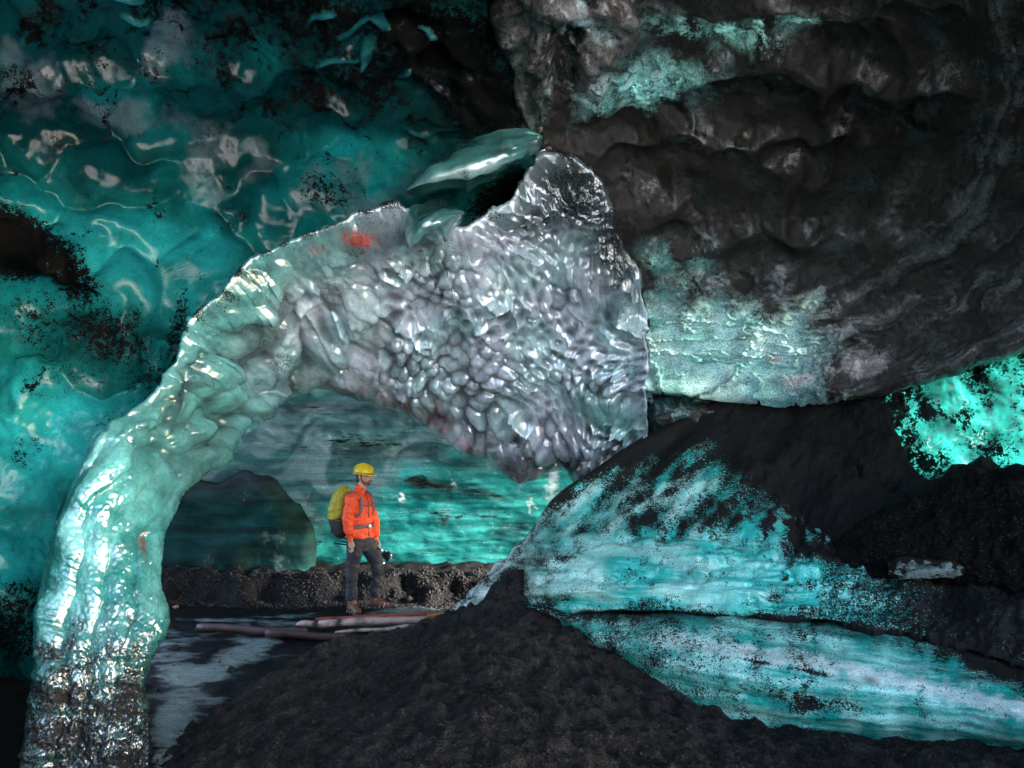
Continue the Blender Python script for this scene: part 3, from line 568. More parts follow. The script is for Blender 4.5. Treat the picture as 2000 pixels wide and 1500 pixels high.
    o = sheet('ice_ridge', P, M_ridge, {'tint': t, 'dirt': np.clip(dirt, 0, 1.1), 'trans': .08 * (1 - ashm)})
    tag(o, 'ice ridge speckled with black ash, buried under a dark ash slope to the right', 'ice ridge')
    # lower bulge
    tp = [(1000, 1165, 7.0), (1045, 1182, 6.72), (1130, 1200, 6.4), (1230, 1205, 6.18), (1330, 1204, 5.98), (1500, 1214, 5.66), (1680, 1236, 5.36), (1850, 1270, 5.02), (2020, 1326, 4.6), (2350, 1420, 4.0), (2700, 1510, 3.4)]
    bt = [(1020, 1190, 6.9), (1070, 1205, 6.6), (1150, 1252, 6.2), (1212, 1290, 5.95), (1310, 1352, 5.65), (1430, 1405, 5.35), (1600, 1436, 5.1), (1800, 1455, 4.8), (2020, 1472, 4.4), (2350, 1560, 3.8), (2700, 1640, 3.2)]
    T = np.array(tp); B = np.array(bt); rows = []
    b0 = T.copy(); b0[:, 2] += .6; b0[:, 1] -= 24 + 30 * ss(1500, 1900, b0[:, 0]); rows += [b0.tolist(), T.tolist()]
    k = ss(1100, 1400, T[:, 0])
    for f in (.18, .38, .58, .8, 1):
        R = T * (1 - f) + B * f; R[:, 2] -= (.10 + .22 * k) * math.sin(min(1, f * 1.05) * math.pi) ** .8; rows.append(R.tolist())
    g = B.copy(); g[:, 2] += .1; g[:, 1] += 40; rows.append(g.tolist())
    px, py, D = patch(rows, 700, 230); P = world(px, py, D); n = normals(P)
    P = P + n * (.012 * fn(px * .12, py - .12 * px, 70, 121, 2.4) + .006 * fn(px, py, 120, 122, 3) + .0006 * fn(px, py, 12, 123, 1.6))[..., None]
    lay = fn(px * .12, py - .11 * (px - 1300), 40, 124, 1.2)
    t = mixc(np.array([.02, .46, .40]), np.array([.42, .94, .85]), np.clip(.45 + .35 * lay + .2 * fn(px, py, 90, 125), 0, 1))
    yb = np.interp(px, [1250, 1380, 1560, 1750, 1900, 2050], [1240, 1262, 1290, 1325, 1365, 1400])
    t = mixc(t, np.array([.80, .98, .94]), ss(26, 4, np.abs(py - yb + 4 * fn(px, py, 40, 126))) * ss(1230, 1320, px) * .85)  # white band: the shoulder's highlight painted into the ice colour
    dirt = .42 + .05 * fn(px, py, 70, 127) + .10 * ss(1450, 1200, px) - .10 * ss(1450, 1750, px)
    dirt = dirt + .12 * ss(26, 0, py - np.interp(px, [1130, 1500, 1850, 2020], [1200, 1214, 1270, 1326])) + .35 * ss(1780, 1900, px) * ss(60, 0, py - np.interp(px, [1780, 2020], [1250, 1326]))
    vb = ss(22, 4, np.abs(px - 1580 + .12 * (py - 1300) + 8 * fn(px, py, 40, 128))) + ss(9, 1, np.abs(px - 1797 + 6 * fn(px, py, 30, 129)))
    dirt = dirt + .14 * np.clip(vb, 0, 1) + .2 * ss(6, 0, np.abs(py - yb - 18 - .0 * px)) * ss(1400, 1480, px) * ss(1660, 1600, px)
    dirt = dirt + .2 * blob(px, py, [(1600, 1375, 110, 16, 8, 1)])
    t = mixc(t, np.array([.30, .22, .23]), np.clip(blob(px, py, [(1700, 1328, 18, 8, 20, .8)]), 0, 1))
    o = sheet('ice_bulge', P, M_ridge, {'tint': t, 'dirt': np.clip(dirt, 0, 1), 'trans': px * 0 + .08})
    tag(o, 'smooth rounded ice bulge with a painted highlight, rising from the sand at the lower right', 'ice bulge')
ridge()

def ash_mound():
    top = [(1590, 1120, 6.2), (1640, 1052, 6.1), (1700, 1010, 6.0), (1790, 968, 5.9), (1860, 932, 5.8), (1930, 917, 5.7), (2010, 908, 5.5), (2300, 900, 4.9), (2650, 900, 4.2)]
    bot = [(1590, 1135, 6.0), (1640, 1120, 5.85), (1700, 1122, 5.7), (1790, 1126, 5.55), (1860, 1130, 5.4), (1930, 1140, 5.25), (2010, 1155, 5.1), (2300, 1200, 4.5), (2650, 1260, 3.9)]
    T = np.array(top); B = np.array(bot); rows = []
    b0 = T.copy(); b0[:, 2] += .8; b0[:, 1] += 25; rows += [b0.tolist(), T.tolist()]
    for f in (.3, .65, 1):
        R = T * (1 - f) + B * f; R[:, 2] -= .14 * math.sin(f * math.pi); rows.append(R.tolist())
    g = B.copy(); g[:, 2] += .3; g[:, 1] += 30; rows.append(g.tolist())
    px, py, D = patch(rows, 260, 130); P = world(px, py, D)
    P = P + normals(P) * (.014 * fn(px, py, 60, 131, 1.8) + .003 * fn(px, py, 14, 132, 1.4))[..., None]
    o = sheet('ash_mound', P, M_slope); tag(o, kind='structure')
ash_mound()

# ------------------------------------------------------------------ ground
def polar(px0, px1, d0, d1, nx, nd):
    p = np.linspace(px0, px1, nx)[None, :]; d = np.geomspace(d1, d0, nd)[:, None]
    return (p - 1000) / FPX * d, d + 0 * p

def tps(ctrl, x, y):
    c = np.array(ctrl, float); n = len(c)
    def K(r2): return np.where(r2 > 0, r2 * np.log(r2 + 1e-12), 0)
    A = np.zeros((n + 3, n + 3)); A[:n, :n] = K(((c[:, None, :2] - c[None, :, :2]) ** 2).sum(-1)); A[:n, n] = 1; A[:n, n + 1:] = c[:, :2]; A[n, :n] = 1; A[n + 1:, :n] = c[:, :2].T
    A[:n, :n] += .01 * np.eye(n)
    s = np.linalg.solve(A, np.concatenate([c[:, 2], [0, 0, 0]])); o = s[n] + s[n + 1] * x + s[n + 2] * y
    for i in range(n): o = o + s[i] * K((x - c[i, 0]) ** 2 + (y - c[i, 1]) ** 2)
    return o

def floor_z(x, y):
    z = .012 * fn(x, y, 1.2, 141, 1.8) + .004 * fn(x, y, .2, 142, 1.5)
    berm = ss(9.1, 9.55, y + .07 * fn(x, y, .7, 143, 2.2)) * (.33 + .02 * fn(x, y, .3, 144, 1.8)) + ss(-1.9, -2.6, x - .0 * y) * 0
    left = ss(-3.3, -4.6, x) * .05
    return z + berm + left

def ground():
    x, y = polar(-1400, 3400, 1.2, 11.5, 520, 420); z = floor_z(x, y)
    P = np.stack([x, y, z], -1); px, py = pixel(P)
    m, N, L, out = nodes('wet_cave_floor')
    tc = N('TexCoord'); mp = N('Mapping'); L(tc.outputs['Object'], mp.inputs[0]); mp.inputs['Scale'].default_value = (.45, 1.5, 1); mp.inputs['Rotation'].default_value = (0, 0, -.75)
    ia = N('Attribute', attribute_name='icy')
    n1 = N('TexNoise', Scale=9.0, Detail=9.0, Roughness=.7); L(mp.outputs[0], n1.inputs['Vector'])
    n2 = N('TexNoise', Scale=55.0, Detail=5.0, Roughness=.7); L(tc.outputs['Object'], n2.inputs['Vector'])
    msk = math_(N, L, 'MULTIPLY', math_(N, L, 'SUBTRACT', math_(N, L, 'ADD', n1.outputs[0], ia.outputs['Fac']), .92), 4.0, True)
    gcol = mixrgb(N, L, n2.outputs[0], (.0012, .0012, .0013), (.008, .0079, .0085))
    icol = mixrgb(N, L, n2.outputs[0], (.02, .06, .058), (.34, .42, .42))
    a = mixrgb(N, L, msk, gcol, icol)
    bp = N('Bump', Strength=.8, Distance=.02); L(math_(N, L, 'ADD', n2.outputs[0], n1.outputs[0]), bp.inputs['Height'])
    pr = N('BsdfPrincipled'); L(math_(N, L, 'ADD', .12, msk), pr.inputs['Specular IOR Level']); L(a, pr.inputs['Base Color']); L(bp.outputs[0], pr.inputs['Normal'])
    L(math_(N, L, 'SUBTRACT', .62, math_(N, L, 'MULTIPLY', ia.outputs['Fac'], .6), True), pr.inputs['Roughness']); L(pr.outputs[0], out.inputs[0])
    icy = .22 + np.clip(blob(px, py, [(430, 1300, 130, 26, -24, .55), (380, 1390, 60, 80, 20, .3), (600, 1215, 260, 14, 0, .3), (800, 1196, 140, 12, -3, .33), (470, 1240, 120, 20, 0, .25), (360, 1330, 60, 60, 0, .45), (345, 1430, 50, 90, 10, .6), (330, 1260, 60, 30, 0, .3)]), 0, 1) - .4 * ss(9.0, 9.3, y) + .1 * fn(x * .8, y * 3, 1.4, 146)
    icy = icy - .5 * ss(100, 40, px)
    tag(sheet('ground', P, m, {'icy': icy}), kind='structure')
ground()

def sand():
    def pz(px, py, D): q = world(px, py, D); return (float(q[0]), float(q[1]), float(q[2]))
    ct = [pz(1015, 1112, 7.3), pz(985, 1140, 7.1), pz(1045, 1150, 7.0), pz(940, 1176, 7.35), pz(900, 1202, 7.6), pz(820, 1230, 7.5), pz(720, 1256, 7.2), pz(620, 1272, 6.75), pz(520, 1322, 6.0), pz(420, 1400, 5.2), pz(365, 1500, 4.35), pz(330, 1600, 3.8),
          pz(1130, 1205, 6.5), pz(1210, 1278, 6.0), pz(1305, 1335, 5.7), pz(1425, 1393, 5.4), pz(1600, 1425, 5.1), pz(1800, 1442, 4.8), pz(2020, 1460, 4.4), pz(2350, 1540, 3.8), pz(770, 1268, 6.6), pz(830, 1250, 6.75), pz(700, 1278, 6.2), pz(620, 1310, 5.9), pz(905, 1228, 6.8), pz(955, 1200, 6.8), pz(1100, 1215, 6.5), pz(820, 1262, 6.0), pz(700, 1300, 5.7), pz(900, 1240, 6.2), pz(1000, 1250, 5.7), pz(1000, 1350, 4.7), pz(1000, 1500, 3.5), pz(700, 1350, 5.3), pz(600, 1500, 3.8), pz(1300, 1500, 3.9), pz(1600, 1500, 4.3), pz(1900, 1500, 4.2), (0, 2, .50), (-.8, 2, .45), (1.5, 2, .4), (3, 2, .4), (0, .8, .5), (3, .8, .5), (-1.8, 1.5, .1), (-2.6, 3.5, -.5), (-3, 5.2, -.5), (-2.2, 6.8, -.4), (-.6, 8.1, -.5), (.3, 8.2, -.3), (-1.3, 7.7, -.4)]
    x, y = polar(100, 2500, 1.0, 8.3, 720, 420); z = tps(ct, x, y)
    z = z + .016 * fn(x, y, .55, 151, 2.4) + .014 * fn(x, y, .2, 154, 1.9) + .0035 * fn(x, y, .11, 152, 1.8) + .0012 * fn(x, y, .035, 153, 1.5)
    tag(sheet('sand_mound', np.stack([x, y, z], -1), M_sand), kind='structure')
    return ct
SAND = sand()

def gravel_rib():
    rows = [[(925, -420, 4.2), (1010, -420, 3.9), (1110, -420, 3.75), (1210, -420, 3.9), (1290, -420, 4.2)],
            [(950, -150, 4.75), (1010, -150, 4.5), (1110, -150, 4.3), (1200, -150, 4.5), (1270, -150, 4.85)],
            [(965, 0, 5.25), (1010, 0, 5.0), (1100, 0, 4.85), (1200, 0, 5.0), (1262, 0, 5.3)],
            [(985, 110, 5.75), (1022, 110, 5.55), (1090, 110, 5.4), (1180, 110, 5.5), (1236, 110, 5.8)],
            [(1010, 200, 6.2), (1035, 200, 6.05), (1075, 200, 5.95), (1110, 200, 6.05), (1150, 190, 6.3)],
            [(1045, 285, 6.6), (1060, 288, 6.5), (1073, 290, 6.45), (1086, 288, 6.5), (1100, 285, 6.65)]]
    rows = [[(r[0][0] + 30, r[0][1], r[0][2] + 1.0)] + r + [(r[-1][0] - 30, r[-1][1], r[-1][2] + 1.0)] for r in rows]
    px, py, D = patch(rows, 220, 260); P = world(px, py, D)
    gap = ss(34, 6, np.abs(px - 1112 + .16 * (py - 60) + 10 * fn(px, py, 90, 161))) * ss(20, 90, py)
    f1, _, rid = worley(px / 9, py / 9, 162)
    P = P + normals(P) * (.03 * fn(px, py, 80, 163, 2.4) + .006 * np.maximum(0, 1 - f1 ** 2) * rid - .14 * gap)[..., None]
    t = mixc(np.array([.10, .088, .078]), np.array([.24, .22, .21]), np.clip(.4 + .4 * fn(px, py, 80, 164), 0, 1))
    t = mixc(t, np.array([.30, .45, .44]), np.clip(blob(px, py, [(1150, 48, 40, 14, 10, .9), (1185, 75, 26, 14, 0, .8), (1100, 65, 8, 9, 0, .8), (1065, 190, 6, 18, 15, .8), (1120, 125, 9, 26, 20, .7), (1138, 12, 14, 16, 0, .7)]), 0, 1))
    dirt = .36 + .12 * fn(px, py, 70, 165) + .3 * gap + .2 * ss(1020, 980, px) + .18 * ss(200, 280, py)
    tag(sheet('gravel_rib', P, M_ceil, {'tint': t, 'dirt': np.clip(dirt, 0, 1), 'trans': px * 0}), 'grey brown gravelly rib tapering down from the roof to the top of the arch', 'rock rib')
gravel_rib()

def unseen_rear_cave():
    """the cave goes on round and behind the camera: an unseen dark shell, its openings cut to steer daylight"""
    az = np.radians(np.linspace(-198, 84, 120))[None, :]; el = np.radians(np.linspace(-12, 88, 60))[:, None]
    keep = np.ones((60, 120), bool)
    A = np.degrees(az) + 0 * el; E = np.degrees(el) + 0 * az
    r = 6.6 + .35 * fn(A, E, 40, 171, 2.2) + .8 * ss(-150, -190, A)
    keep &= ~((A > -58) & (A < 46) & (E < 62)); keep &= ~((A < -105 + 12 * fn(A, E, 30, 172, 2.4)) & (E > 32))  # openings and right side wall set to shape the light
    P = np.stack([r * np.cos(el) * np.sin(az), r * np.cos(el) * np.cos(az), .3 + .95 * r * np.sin(el)], -1)
    tag(sheet('unseen_cave_shell', P, M_slope, keep=keep), kind='structure')
unseen_rear_cave()

def bounce_snow_field():
    """unseen snow added outside the cave mouth to bounce light up into it"""
    az = np.radians(np.linspace(58, 200, 90))[None, :]; r = np.geomspace(7.2, 160, 50)[:, None]
    x = r * np.sin(az); y = r * np.cos(az) + 0 * r
    y = np.where((az < math.pi / 2) & (r < 20), np.maximum(y, 4.5 + 0 * y), y)
    P = np.stack([x, y, -.15 + .2 * fn(x, y, 12, 181, 2.4) - .1 * 0], -1)
    tag(sheet('bounce_snow_field', P, plain('bounce_field_snow', (.86, .88, .9), .5, .04, 3, .3)), kind='structure')  # unseen, added as a light bouncer
bounce_snow_field()

def bounce_snow_drift():
    """unseen snow added behind the ridge to bounce sunlight onto the arch"""
    x = np.linspace(1.3, 9.0, 60)[None, :] + np.zeros((30, 1)); y = np.linspace(8.15, 10.35, 30)[:, None] + 0 * x
    z = .06 + .05 * (x - 1.3) + .05 * fn(x, y, 1.5, 191, 2.4)
    tag(sheet('bounce_snow_drift', np.stack([x, y, z], -1), plain('bounce_snow', (.86, .88, .9), .5, .04, 3, .3)), kind='structure')  # hidden, added to throw light up at the arch
bounce_snow_drift()

def pale_patch():
    top = [(1735, 1098, 5.55), (1757, 1085, 5.5), (1790, 1088, 5.45), (1825, 1092, 5.42), (1860, 1094, 5.4), (1885, 1108, 5.4)]
    T = np.array(top); rows = []
    for f, d in ((0, .3), (0, 0), (.4, -.05), (.8, -.07), (1.3, -.03)):
        R = T.copy(); R[:, 1] = T[:, 1] * (1 - f) + 1120 * f; R[:, 2] += d - .06; rows.append(R.tolist())
    px, py, D = patch(rows, 70, 30); P = world(px, py, D); P = P + normals(P) * (.003 * fn(px, py, 40, 195, 2.4))[..., None]
    t = mixc(np.array([.06, .10, .10]), np.array([.22, .28, .27]), np.clip(.5 + .4 * fn(px, py, 30, 196), 0, 1))
    tag(sheet('ice_patch', P, M_block, {'tint': t, 'dirt': .40 + .4 * ss(1108, 1088, py) + .12 * fn(px, py, 24, 197) + .3 * ss(1765, 1740, px) + .3 * ss(1860, 1885, px), 'trans': px * 0}), 'small pale ice patch peeping out at the foot of the ash mound on the right', 'ice patch')
pale_patch()

# clear folds of ice by the top of the arch
def ice_fold(line, label, col=(.10, .34, .31), bulge=.16, seed=1):
    L_ = spline(np.array(line, float), 90); v = np.linspace(-1, 1, 40)[:, None]
    tx, ty = np.gradient(L_[:, 0]), np.gradient(L_[:, 1]); q_ = np.hypot(tx, ty); nx, ny = -ty / q_, tx / q_
    w_ = L_[:, 3] * (1 + .10 * fn(np.arange(90) * 3.0, np.arange(90) * 0.0 + seed * 31, 120, 300 + seed, 3)); e = np.linspace(0, 1, 90); w_ = w_ * np.minimum(1, np.sqrt(np.minimum(e, 1 - e) * 9) + .12)
    px = L_[:, 0] + nx * w_ * v; py = L_[:, 1] + ny * w_ * v; D = L_[:, 2] + .10 + .45 * np.abs(v) ** 2.5 - bulge * np.sqrt(np.maximum(0, 1 - v * v)) * np.minimum(1, w_ / 20)
    P = world(px, py, D); flute = fn(e[None, :] * 36 + 0 * v, v * 42 + 6 * np.sin(e * 5 + seed), 40, 310 + seed, 2.8)
    P = P + normals(P) * (.016 * flute + .008 * fn(px, py, 60, 320 + seed, 3))[..., None]
    t = mixc(np.array(col) * .6, np.array(col) * 1.7, np.clip(.45 + .4 * flute, 0, 1)); t = mixc(t, np.array([.6, .78, .75]), ss(.4, 1.8, flute) * .8)
    tag(sheet('ice_fold', P, M_arch, {'tint': t, 'dirt': .26 + .08 * fn(px, py, 40, 330 + seed), 'trans': px * 0 + .15}), label, 'ice fold', 'clear ice folds by the top of the arch')
ice_fold([(796, 372, 6.3, 12), (850, 344, 6.15, 34), (930, 312, 6.1, 46), (1000, 286, 6.15, 40), (1064, 270, 6.3, 20)], 'long clear ice fold, slanting up to the top of the arch', seed=1)
ice_fold([(806, 480, 6.3, 18), (824, 448, 6.2, 40), (856, 426, 6.2, 42), (905, 418, 6.35, 22)], 'rounded clear ice fold in the notch of the arch top', (.09, .28, .26), seed=3)

# ------------------------------------------------------------------ small builders
def link(name, bm, mat, parent=None, smooth=True):
    me = bpy.data.meshes.new(name); bm.to_mesh(me); bm.free()
    if smooth: me.polygons.foreach_set('use_smooth', np.ones(len(me.polygons), bool))
    for m in (mat if isinstance(mat, (list, tuple)) else [mat]): me.materials.append(m)
    o = bpy.data.objects.new(name, me); C.objects.link(o); o.parent = parent; return o

def tube(bm, pts, rad, n=12, side=(.31, .95, .06), cap=True, mi=0):
    """a tapering limb: rings along a line; rad = list of r or (r along side, r across)"""
    pts = [Vector(p) for p in pts]; rings = []; S = Vector(side)
    for i, p in enumerate(pts):
        d = (pts[min(i + 1, len(pts) - 1)] - pts[max(i - 1, 0)]).normalized()
        a = (S - d * S.dot(d))
        if a.length < 1e-4: a = d.orthogonal()
        a.normalize(); b = d.cross(a); r = rad[i]; ra, rb = r if isinstance(r, (tuple, list)) else (r, r)
        rings.append([bm.verts.new(p + a * (ra * math.cos(t)) + b * (rb * math.sin(t))) for t in [2 * math.pi * k / n for k in range(n)]])
    for r0, r1 in zip(rings, rings[1:]):
        for k in range(n): bm.faces.new((r0[k], r0[(k + 1) % n], r1[(k + 1) % n], r1[k])).material_index = mi
    if cap:
        bm.faces.new(list(reversed(rings[0]))).material_index = mi; bm.faces.new(rings[-1]).material_index = mi

def smooth_line(pts, n):
    return [Vector(p) for p in spline(np.array([list(p) for p in pts], float), n)]

def ball(bm, c, r, rot=None, seg=16, rings=10, mi=0):
    r = r if isinstance(r, (tuple, list)) else (r, r, r)
    M = Matrix.Translation(Vector(c)) @ (rot.to_4x4() if rot else Matrix()) @ Matrix.Diagonal((r[0], r[1], r[2], 1))
    g = bmesh.ops.create_uvsphere(bm, u_segments=seg, v_segments=rings, radius=1, matrix=M)
    for v in g['verts']:
        for f in v.link_faces: f.material_index = mi

def box(bm, c, size, rot=None, bev=0, mi=0):
    M = Matrix.Translation(Vector(c)) @ (rot.to_4x4() if rot else Matrix()) @ Matrix.Diagonal((size[0], size[1], size[2], 1))
    g = bmesh.ops.create_cube(bm, size=1, matrix=M)
    if bev:
        e = list({e for v in g['verts'] for e in v.link_edges}); r = bmesh.ops.bevel(bm, geom=e, offset=bev, segments=2, profile=.5, affect='EDGES')

def remesh(o, voxel, it=4, fac=.5):
    m = o.modifiers.new('r', 'REMESH'); m.mode = 'VOXEL'; m.voxel_size = voxel; m.use_smooth_shade = True
    s = o.modifiers.new('s', 'SMOOTH'); s.iterations = it; s.factor = fac
    dg = bpy.context.evaluated_depsgraph_get(); me = bpy.data.meshes.new_from_object(o.evaluated_get(dg)); o.modifiers.clear()
    mats = list(o.data.materials); old = o.data; o.data = me; me.name = o.name
    me.materials.clear()
    for k in mats: me.materials.append(k)
    bpy.data.meshes.remove(old); me.polygons.foreach_set('use_smooth', np.ones(len(me.polygons), bool)); return o

def wrinkle(o, f):
    """push a cloth mesh along its normals by f(points)"""
    me = o.data; n = len(me.vertices); c = np.empty(n * 3, np.float32); me.vertices.foreach_get('co', c); c = c.reshape(-1, 3)
    nn = np.empty(n * 3, np.float32); me.vertices.foreach_get('normal', nn); nn = nn.reshape(-1, 3)
    c = c + nn * f(c)[:, None]; me.vertices.foreach_set('co', c.astype(np.float32).reshape(-1)); me.update()

def gpt(px, py, z=0.0):
    """the point of height z seen at a photo pixel"""
    yc = -(py - 750) / FPX; dy = cp - yc * sp_; dz = sp_ + yc * cp; D = (z - CAM_Z) * dy / dz
    return Vector(world(px, py, D))

# ------------------------------------------------------------------ the hiker
HB = Vector((world(715, 1186, 8.86)[0], 8.86, 0.0)); KP = FPX / 8.86
HB.z = float(floor_z(np.array([HB.x]), np.array([HB.y]))[0])
def hp(px, py, dy=0.0):
    """photo pixel -> point beside the hiker's base, dy metres behind it"""
    q = world(px, py, HB.y + dy); return Vector(q) - HB
F = Vector((.88, -.47, 0)).normalized(); R_ = Vector((F.y, -F.x, 0)); UP = Vector((0, 0, 1))   # his front and his right-hand side
M_skin = plain('skin', (.50, .27, .20), .5, .15, 60); M_lip = plain('lips', (.35, .13, .11), .45, .1)
M_hair = plain('brown_hair', (.055, .025, .014), .6, .5, 150, .4); M_beard = plain('ginger_beard', (.13, .05, .026), .65, .5, 160, .5)
M_jacket = plain('orange_red_nylon', (.85, .075, .012), .6, .10, 12, .08, dist=.01); M_zip = plain('dark_zip', (.05, .012, .01), .4, .2)
M_trouser = plain('charcoal_cloth', (.020, .021, .028), .75, .25, 60, .2); M_boot = plain('brown_leather', (.15, .055, .035), .55, .35, 40, .2)
M_sole = plain('black_rubber', (.012, .012, .012), .7, .2); M_steel = plain('steel', (.55, .55, .56), .3, .1, metal=1.0)
M_helm = plain('yellow_plastic', (.72, .48, .01), .3, .06); M_cover = plain('yellow_rain_cover', (.30, .26, .010), .5, .25, 14, .3, dist=.01)
M_pack = plain('dark_pack_cloth', (.02, .016, .017), .7, .3, 60, .2); M_strap = plain('mauve_grey_webbing', (.13, .10, .13), .6, .2, 80)
M_black = plain('black_metal', (.012, .012, .013), .35, .2); M_glass = plain('lens_glass', (.02, .025, .03), .08, .1); M_eyew = plain('eye', (.10, .085, .08), .2, .1); M_silver = plain('silver_knob', (.6, .62, .62), .3, .1, metal=.8)

def person():
    sh_r = hp(687, 974, -.17); sh_l = hp(715, 973, .19); el_r = hp(680, 1019, -.23); el_l = hp(731, 1022, .22); wr_r = hp(685, 1054, -.20); wr_l = hp(734, 1050, .16)
    hip_r = hp(695, 1056, -.09); hip_l = hp(713, 1056, .09); kn_r = hp(689, 1112, -.10); kn_l = hp(738, 1104, .02); an_r = hp(688, 1167, -.10); an_l = hp(731, 1164, .05)
    pel = hp(704, 1052); wst = hp(703, 1026); chest = hp(702, 990); nkb = hp(703, 964); nk = hp(706, 954); HD = hp(710.5, 931)
    hf = Vector((.92, -.39, 0)).normalized(); hr = Vector((hf.y, -hf.x, 0)); rot = Matrix((hf, -hr, UP)).transposed()   # head: x forward, y to his left
    def hd(x, y, z): return HD + hf * x - hr * y + UP * z
    bm = bmesh.new()
    # torso and limbs (lean, inside the clothes)
    tube(bm, [hp(704, 1068), pel, wst, chest, hp(702, 970), nkb], [(.08, .13), (.10, .155), (.09, .135), (.11, .165), (.08, .15), (.05, .06)], 16, F)
    tube(bm, [nkb - UP * .02, nk, HD - UP * .04], [.062, .058, .055], 14)
    for a, b, c in ((sh_r, el_r, wr_r), (sh_l, el_l, wr_l)):
        tube(bm, smooth_line([a, b, c], 7), [.058, .05, .045, .041, .038, .031, .026], 12); ball(bm, a, .06)
    for pl in ([hip_r, hp(692, 1078, -.11), kn_r, hp(687.5, 1140, -.105), an_r], [hip_l, hp(726, 1080, .07), kn_l, hp(735, 1134, .03), an_l]):
        tube(bm, smooth_line(pl, 9), [.075, .068, .060, .052, .047, .046, .044, .038, .032], 12)
    # head
    ball(bm, hd(-.012, 0, .045), (.098, .077, .088), rot); ball(bm, hd(.022, 0, -.02), (.072, .063, .085), rot); ball(bm, hd(.045, 0, -.082), (.038, .040, .030), rot)
    tube(bm, [hd(.082, 0, .022), hd(.098, 0, -.005), hd(.114, 0, -.026), hd(.092, 0, -.036)], [.010, .013, .016, .010], 8)
    for s in (-1, 1):
        ball(bm, hd(.080, .034 * s, .030), (.014, .026, .010), rot); ball(bm, hd(.068, .044 * s, -.012), (.020, .022, .020), rot)
        ball(bm, hd(-.006, .078 * s, -.002), (.020, .010, .034), rot); ball(bm, hd(.104, .012 * s, -.028), (.009, .009, .008), rot)
    ball(bm, hd(.086, 0, -.052), (.015, .026, .007), rot); ball(bm, hd(.084, 0, -.065), (.014, .022, .008), rot)
    # his right hand: hangs relaxed, back of the hand to the camera, fingers slightly curled
    def hand(w0, dn, fw, side, k):
        pm = w0 + dn * .055; n_ = dn.cross(fw).normalized() * side
        tube(bm, [w0 - dn * .01, w0 + dn * .025, w0 + dn * .065, w0 + dn * .098], [(.027, .020), (.036, .018), (.043, .016), (.040, .013)], 12, fw)
        for i, (o, ln) in enumerate(((.031, .070), (.011, .079), (-.010, .074), (-.030, .058))):
            b0 = w0 + dn * (.085 - .004 * abs(i - 1)) + fw * o; d1 = (dn + fw * (.10 - .07 * i)).normalized(); cur = n_ * k
            p1 = b0 + d1 * ln * .45; p2 = p1 + (d1 + cur * .5).normalized() * ln * .32; p3 = p2 + (d1 + cur * 1.1).normalized() * ln * .28
            tube(bm, [b0 - dn * .02, b0, p1, p2, p3], [.009, .0102, .0095, .0085, .0065], 8)
        t0 = w0 + dn * .025 + fw * .026; tube(bm, [t0, t0 + dn * .028 + fw * .020, t0 + dn * .055 + fw * .026 + n_ * .01, t0 + dn * .078 + fw * .022 + n_ * .02], [.014, .013, .011, .008], 8)
    hand(wr_r, Vector((.06, 0, -1)).normalized(), F, 1, .7)
    hand(wr_l, Vector((.10, .05, -1)).normalized(), F, -1, 1.3)
    body = link('person', bm, [M_skin]); body.location = HB
    remesh(body, .0062, 3, .5)
    tag(body, 'man in yellow hard hat and orange jacket looking right, standing under the arch', 'person')
    # eyes, brows
    for s in (-1, 1):
        bm = bmesh.new(); ball(bm, hd(.081, .033 * s, .013), (.013, .014, .010), rot, 10, 8); link('eye', bm, M_eyew, body)
        bm = bmesh.new(); tube(bm, [hd(.090, .014 * s, .032), hd(.093, .032 * s, .038), hd(.080, .054 * s, .032)], [.004, .006, .003], 6); link('eyebrow', bm, M_beard, body)
    bm = bmesh.new(); ball(bm, hd(.0985, 0, -.058), (.006, .020, .005), rot, 10, 6); link('lips', bm, M_lip, body)
    # hair below the hat, beard
    bm = bmesh.new(); ball(bm, hd(-.030, 0, .030), (.086, .081, .082), rot); ball(bm, hd(-.052, 0, -.035), (.050, .062, .050), rot)
    for s in (-1, 1): tube(bm, [hd(.012, .074 * s, .045), hd(.010, .077 * s, .01), hd(.012, .074 * s, -.03)], [.014, .010, .008], 8)
    remesh(link('hair', bm, M_hair, body), .006, 2)
    bm = bmesh.new(); tube(bm, [hd(.058, 0, -.060), hd(.066, 0, -.085), hd(.060, 0, -.112)], [(.030, .030), (.036, .040), (.020, .026)], 12, hf)
    for s in (-1, 1): tube(bm, [hd(.012, .070 * s, -.012), hd(.018, .066 * s, -.045), hd(.042, .048 * s, -.078), hd(.066, .024 * s, -.096)], [.010, .015, .021, .022], 8); tube(bm, [hd(.104, .002 * s, -.045), hd(.096, .022 * s, -.050), hd(.078, .038 * s, -.072)], [.007, .008, .010], 8)
    remesh(link('beard', bm, M_beard, body), .005, 2)
    # hard hat
    bm = bmesh.new(); hc = hd(-.006, 0, .052); hat_rot = rot @ Matrix.Rotation(math.radians(4), 3, 'Y')
    g = bmesh.ops.create_uvsphere(bm, u_segments=40, v_segments=24, radius=1, matrix=Matrix.Translation(hc) @ hat_rot.to_4x4() @ Matrix.Diagonal((.138, .108, .118, 1)))
    inv = hat_rot.inverted()
    cut = [v for v in bm.verts if (inv @ (v.co - hc)).z < -.012]; bmesh.ops.delete(bm, geom=cut, context='VERTS')
    hat = link('hard_hat', bm, M_helm, body); so_ = hat.modifiers.new('t', 'SOLIDIFY'); so_.thickness = .004
    bm = bmesh.new(); n = 40; ra = []; rb = []
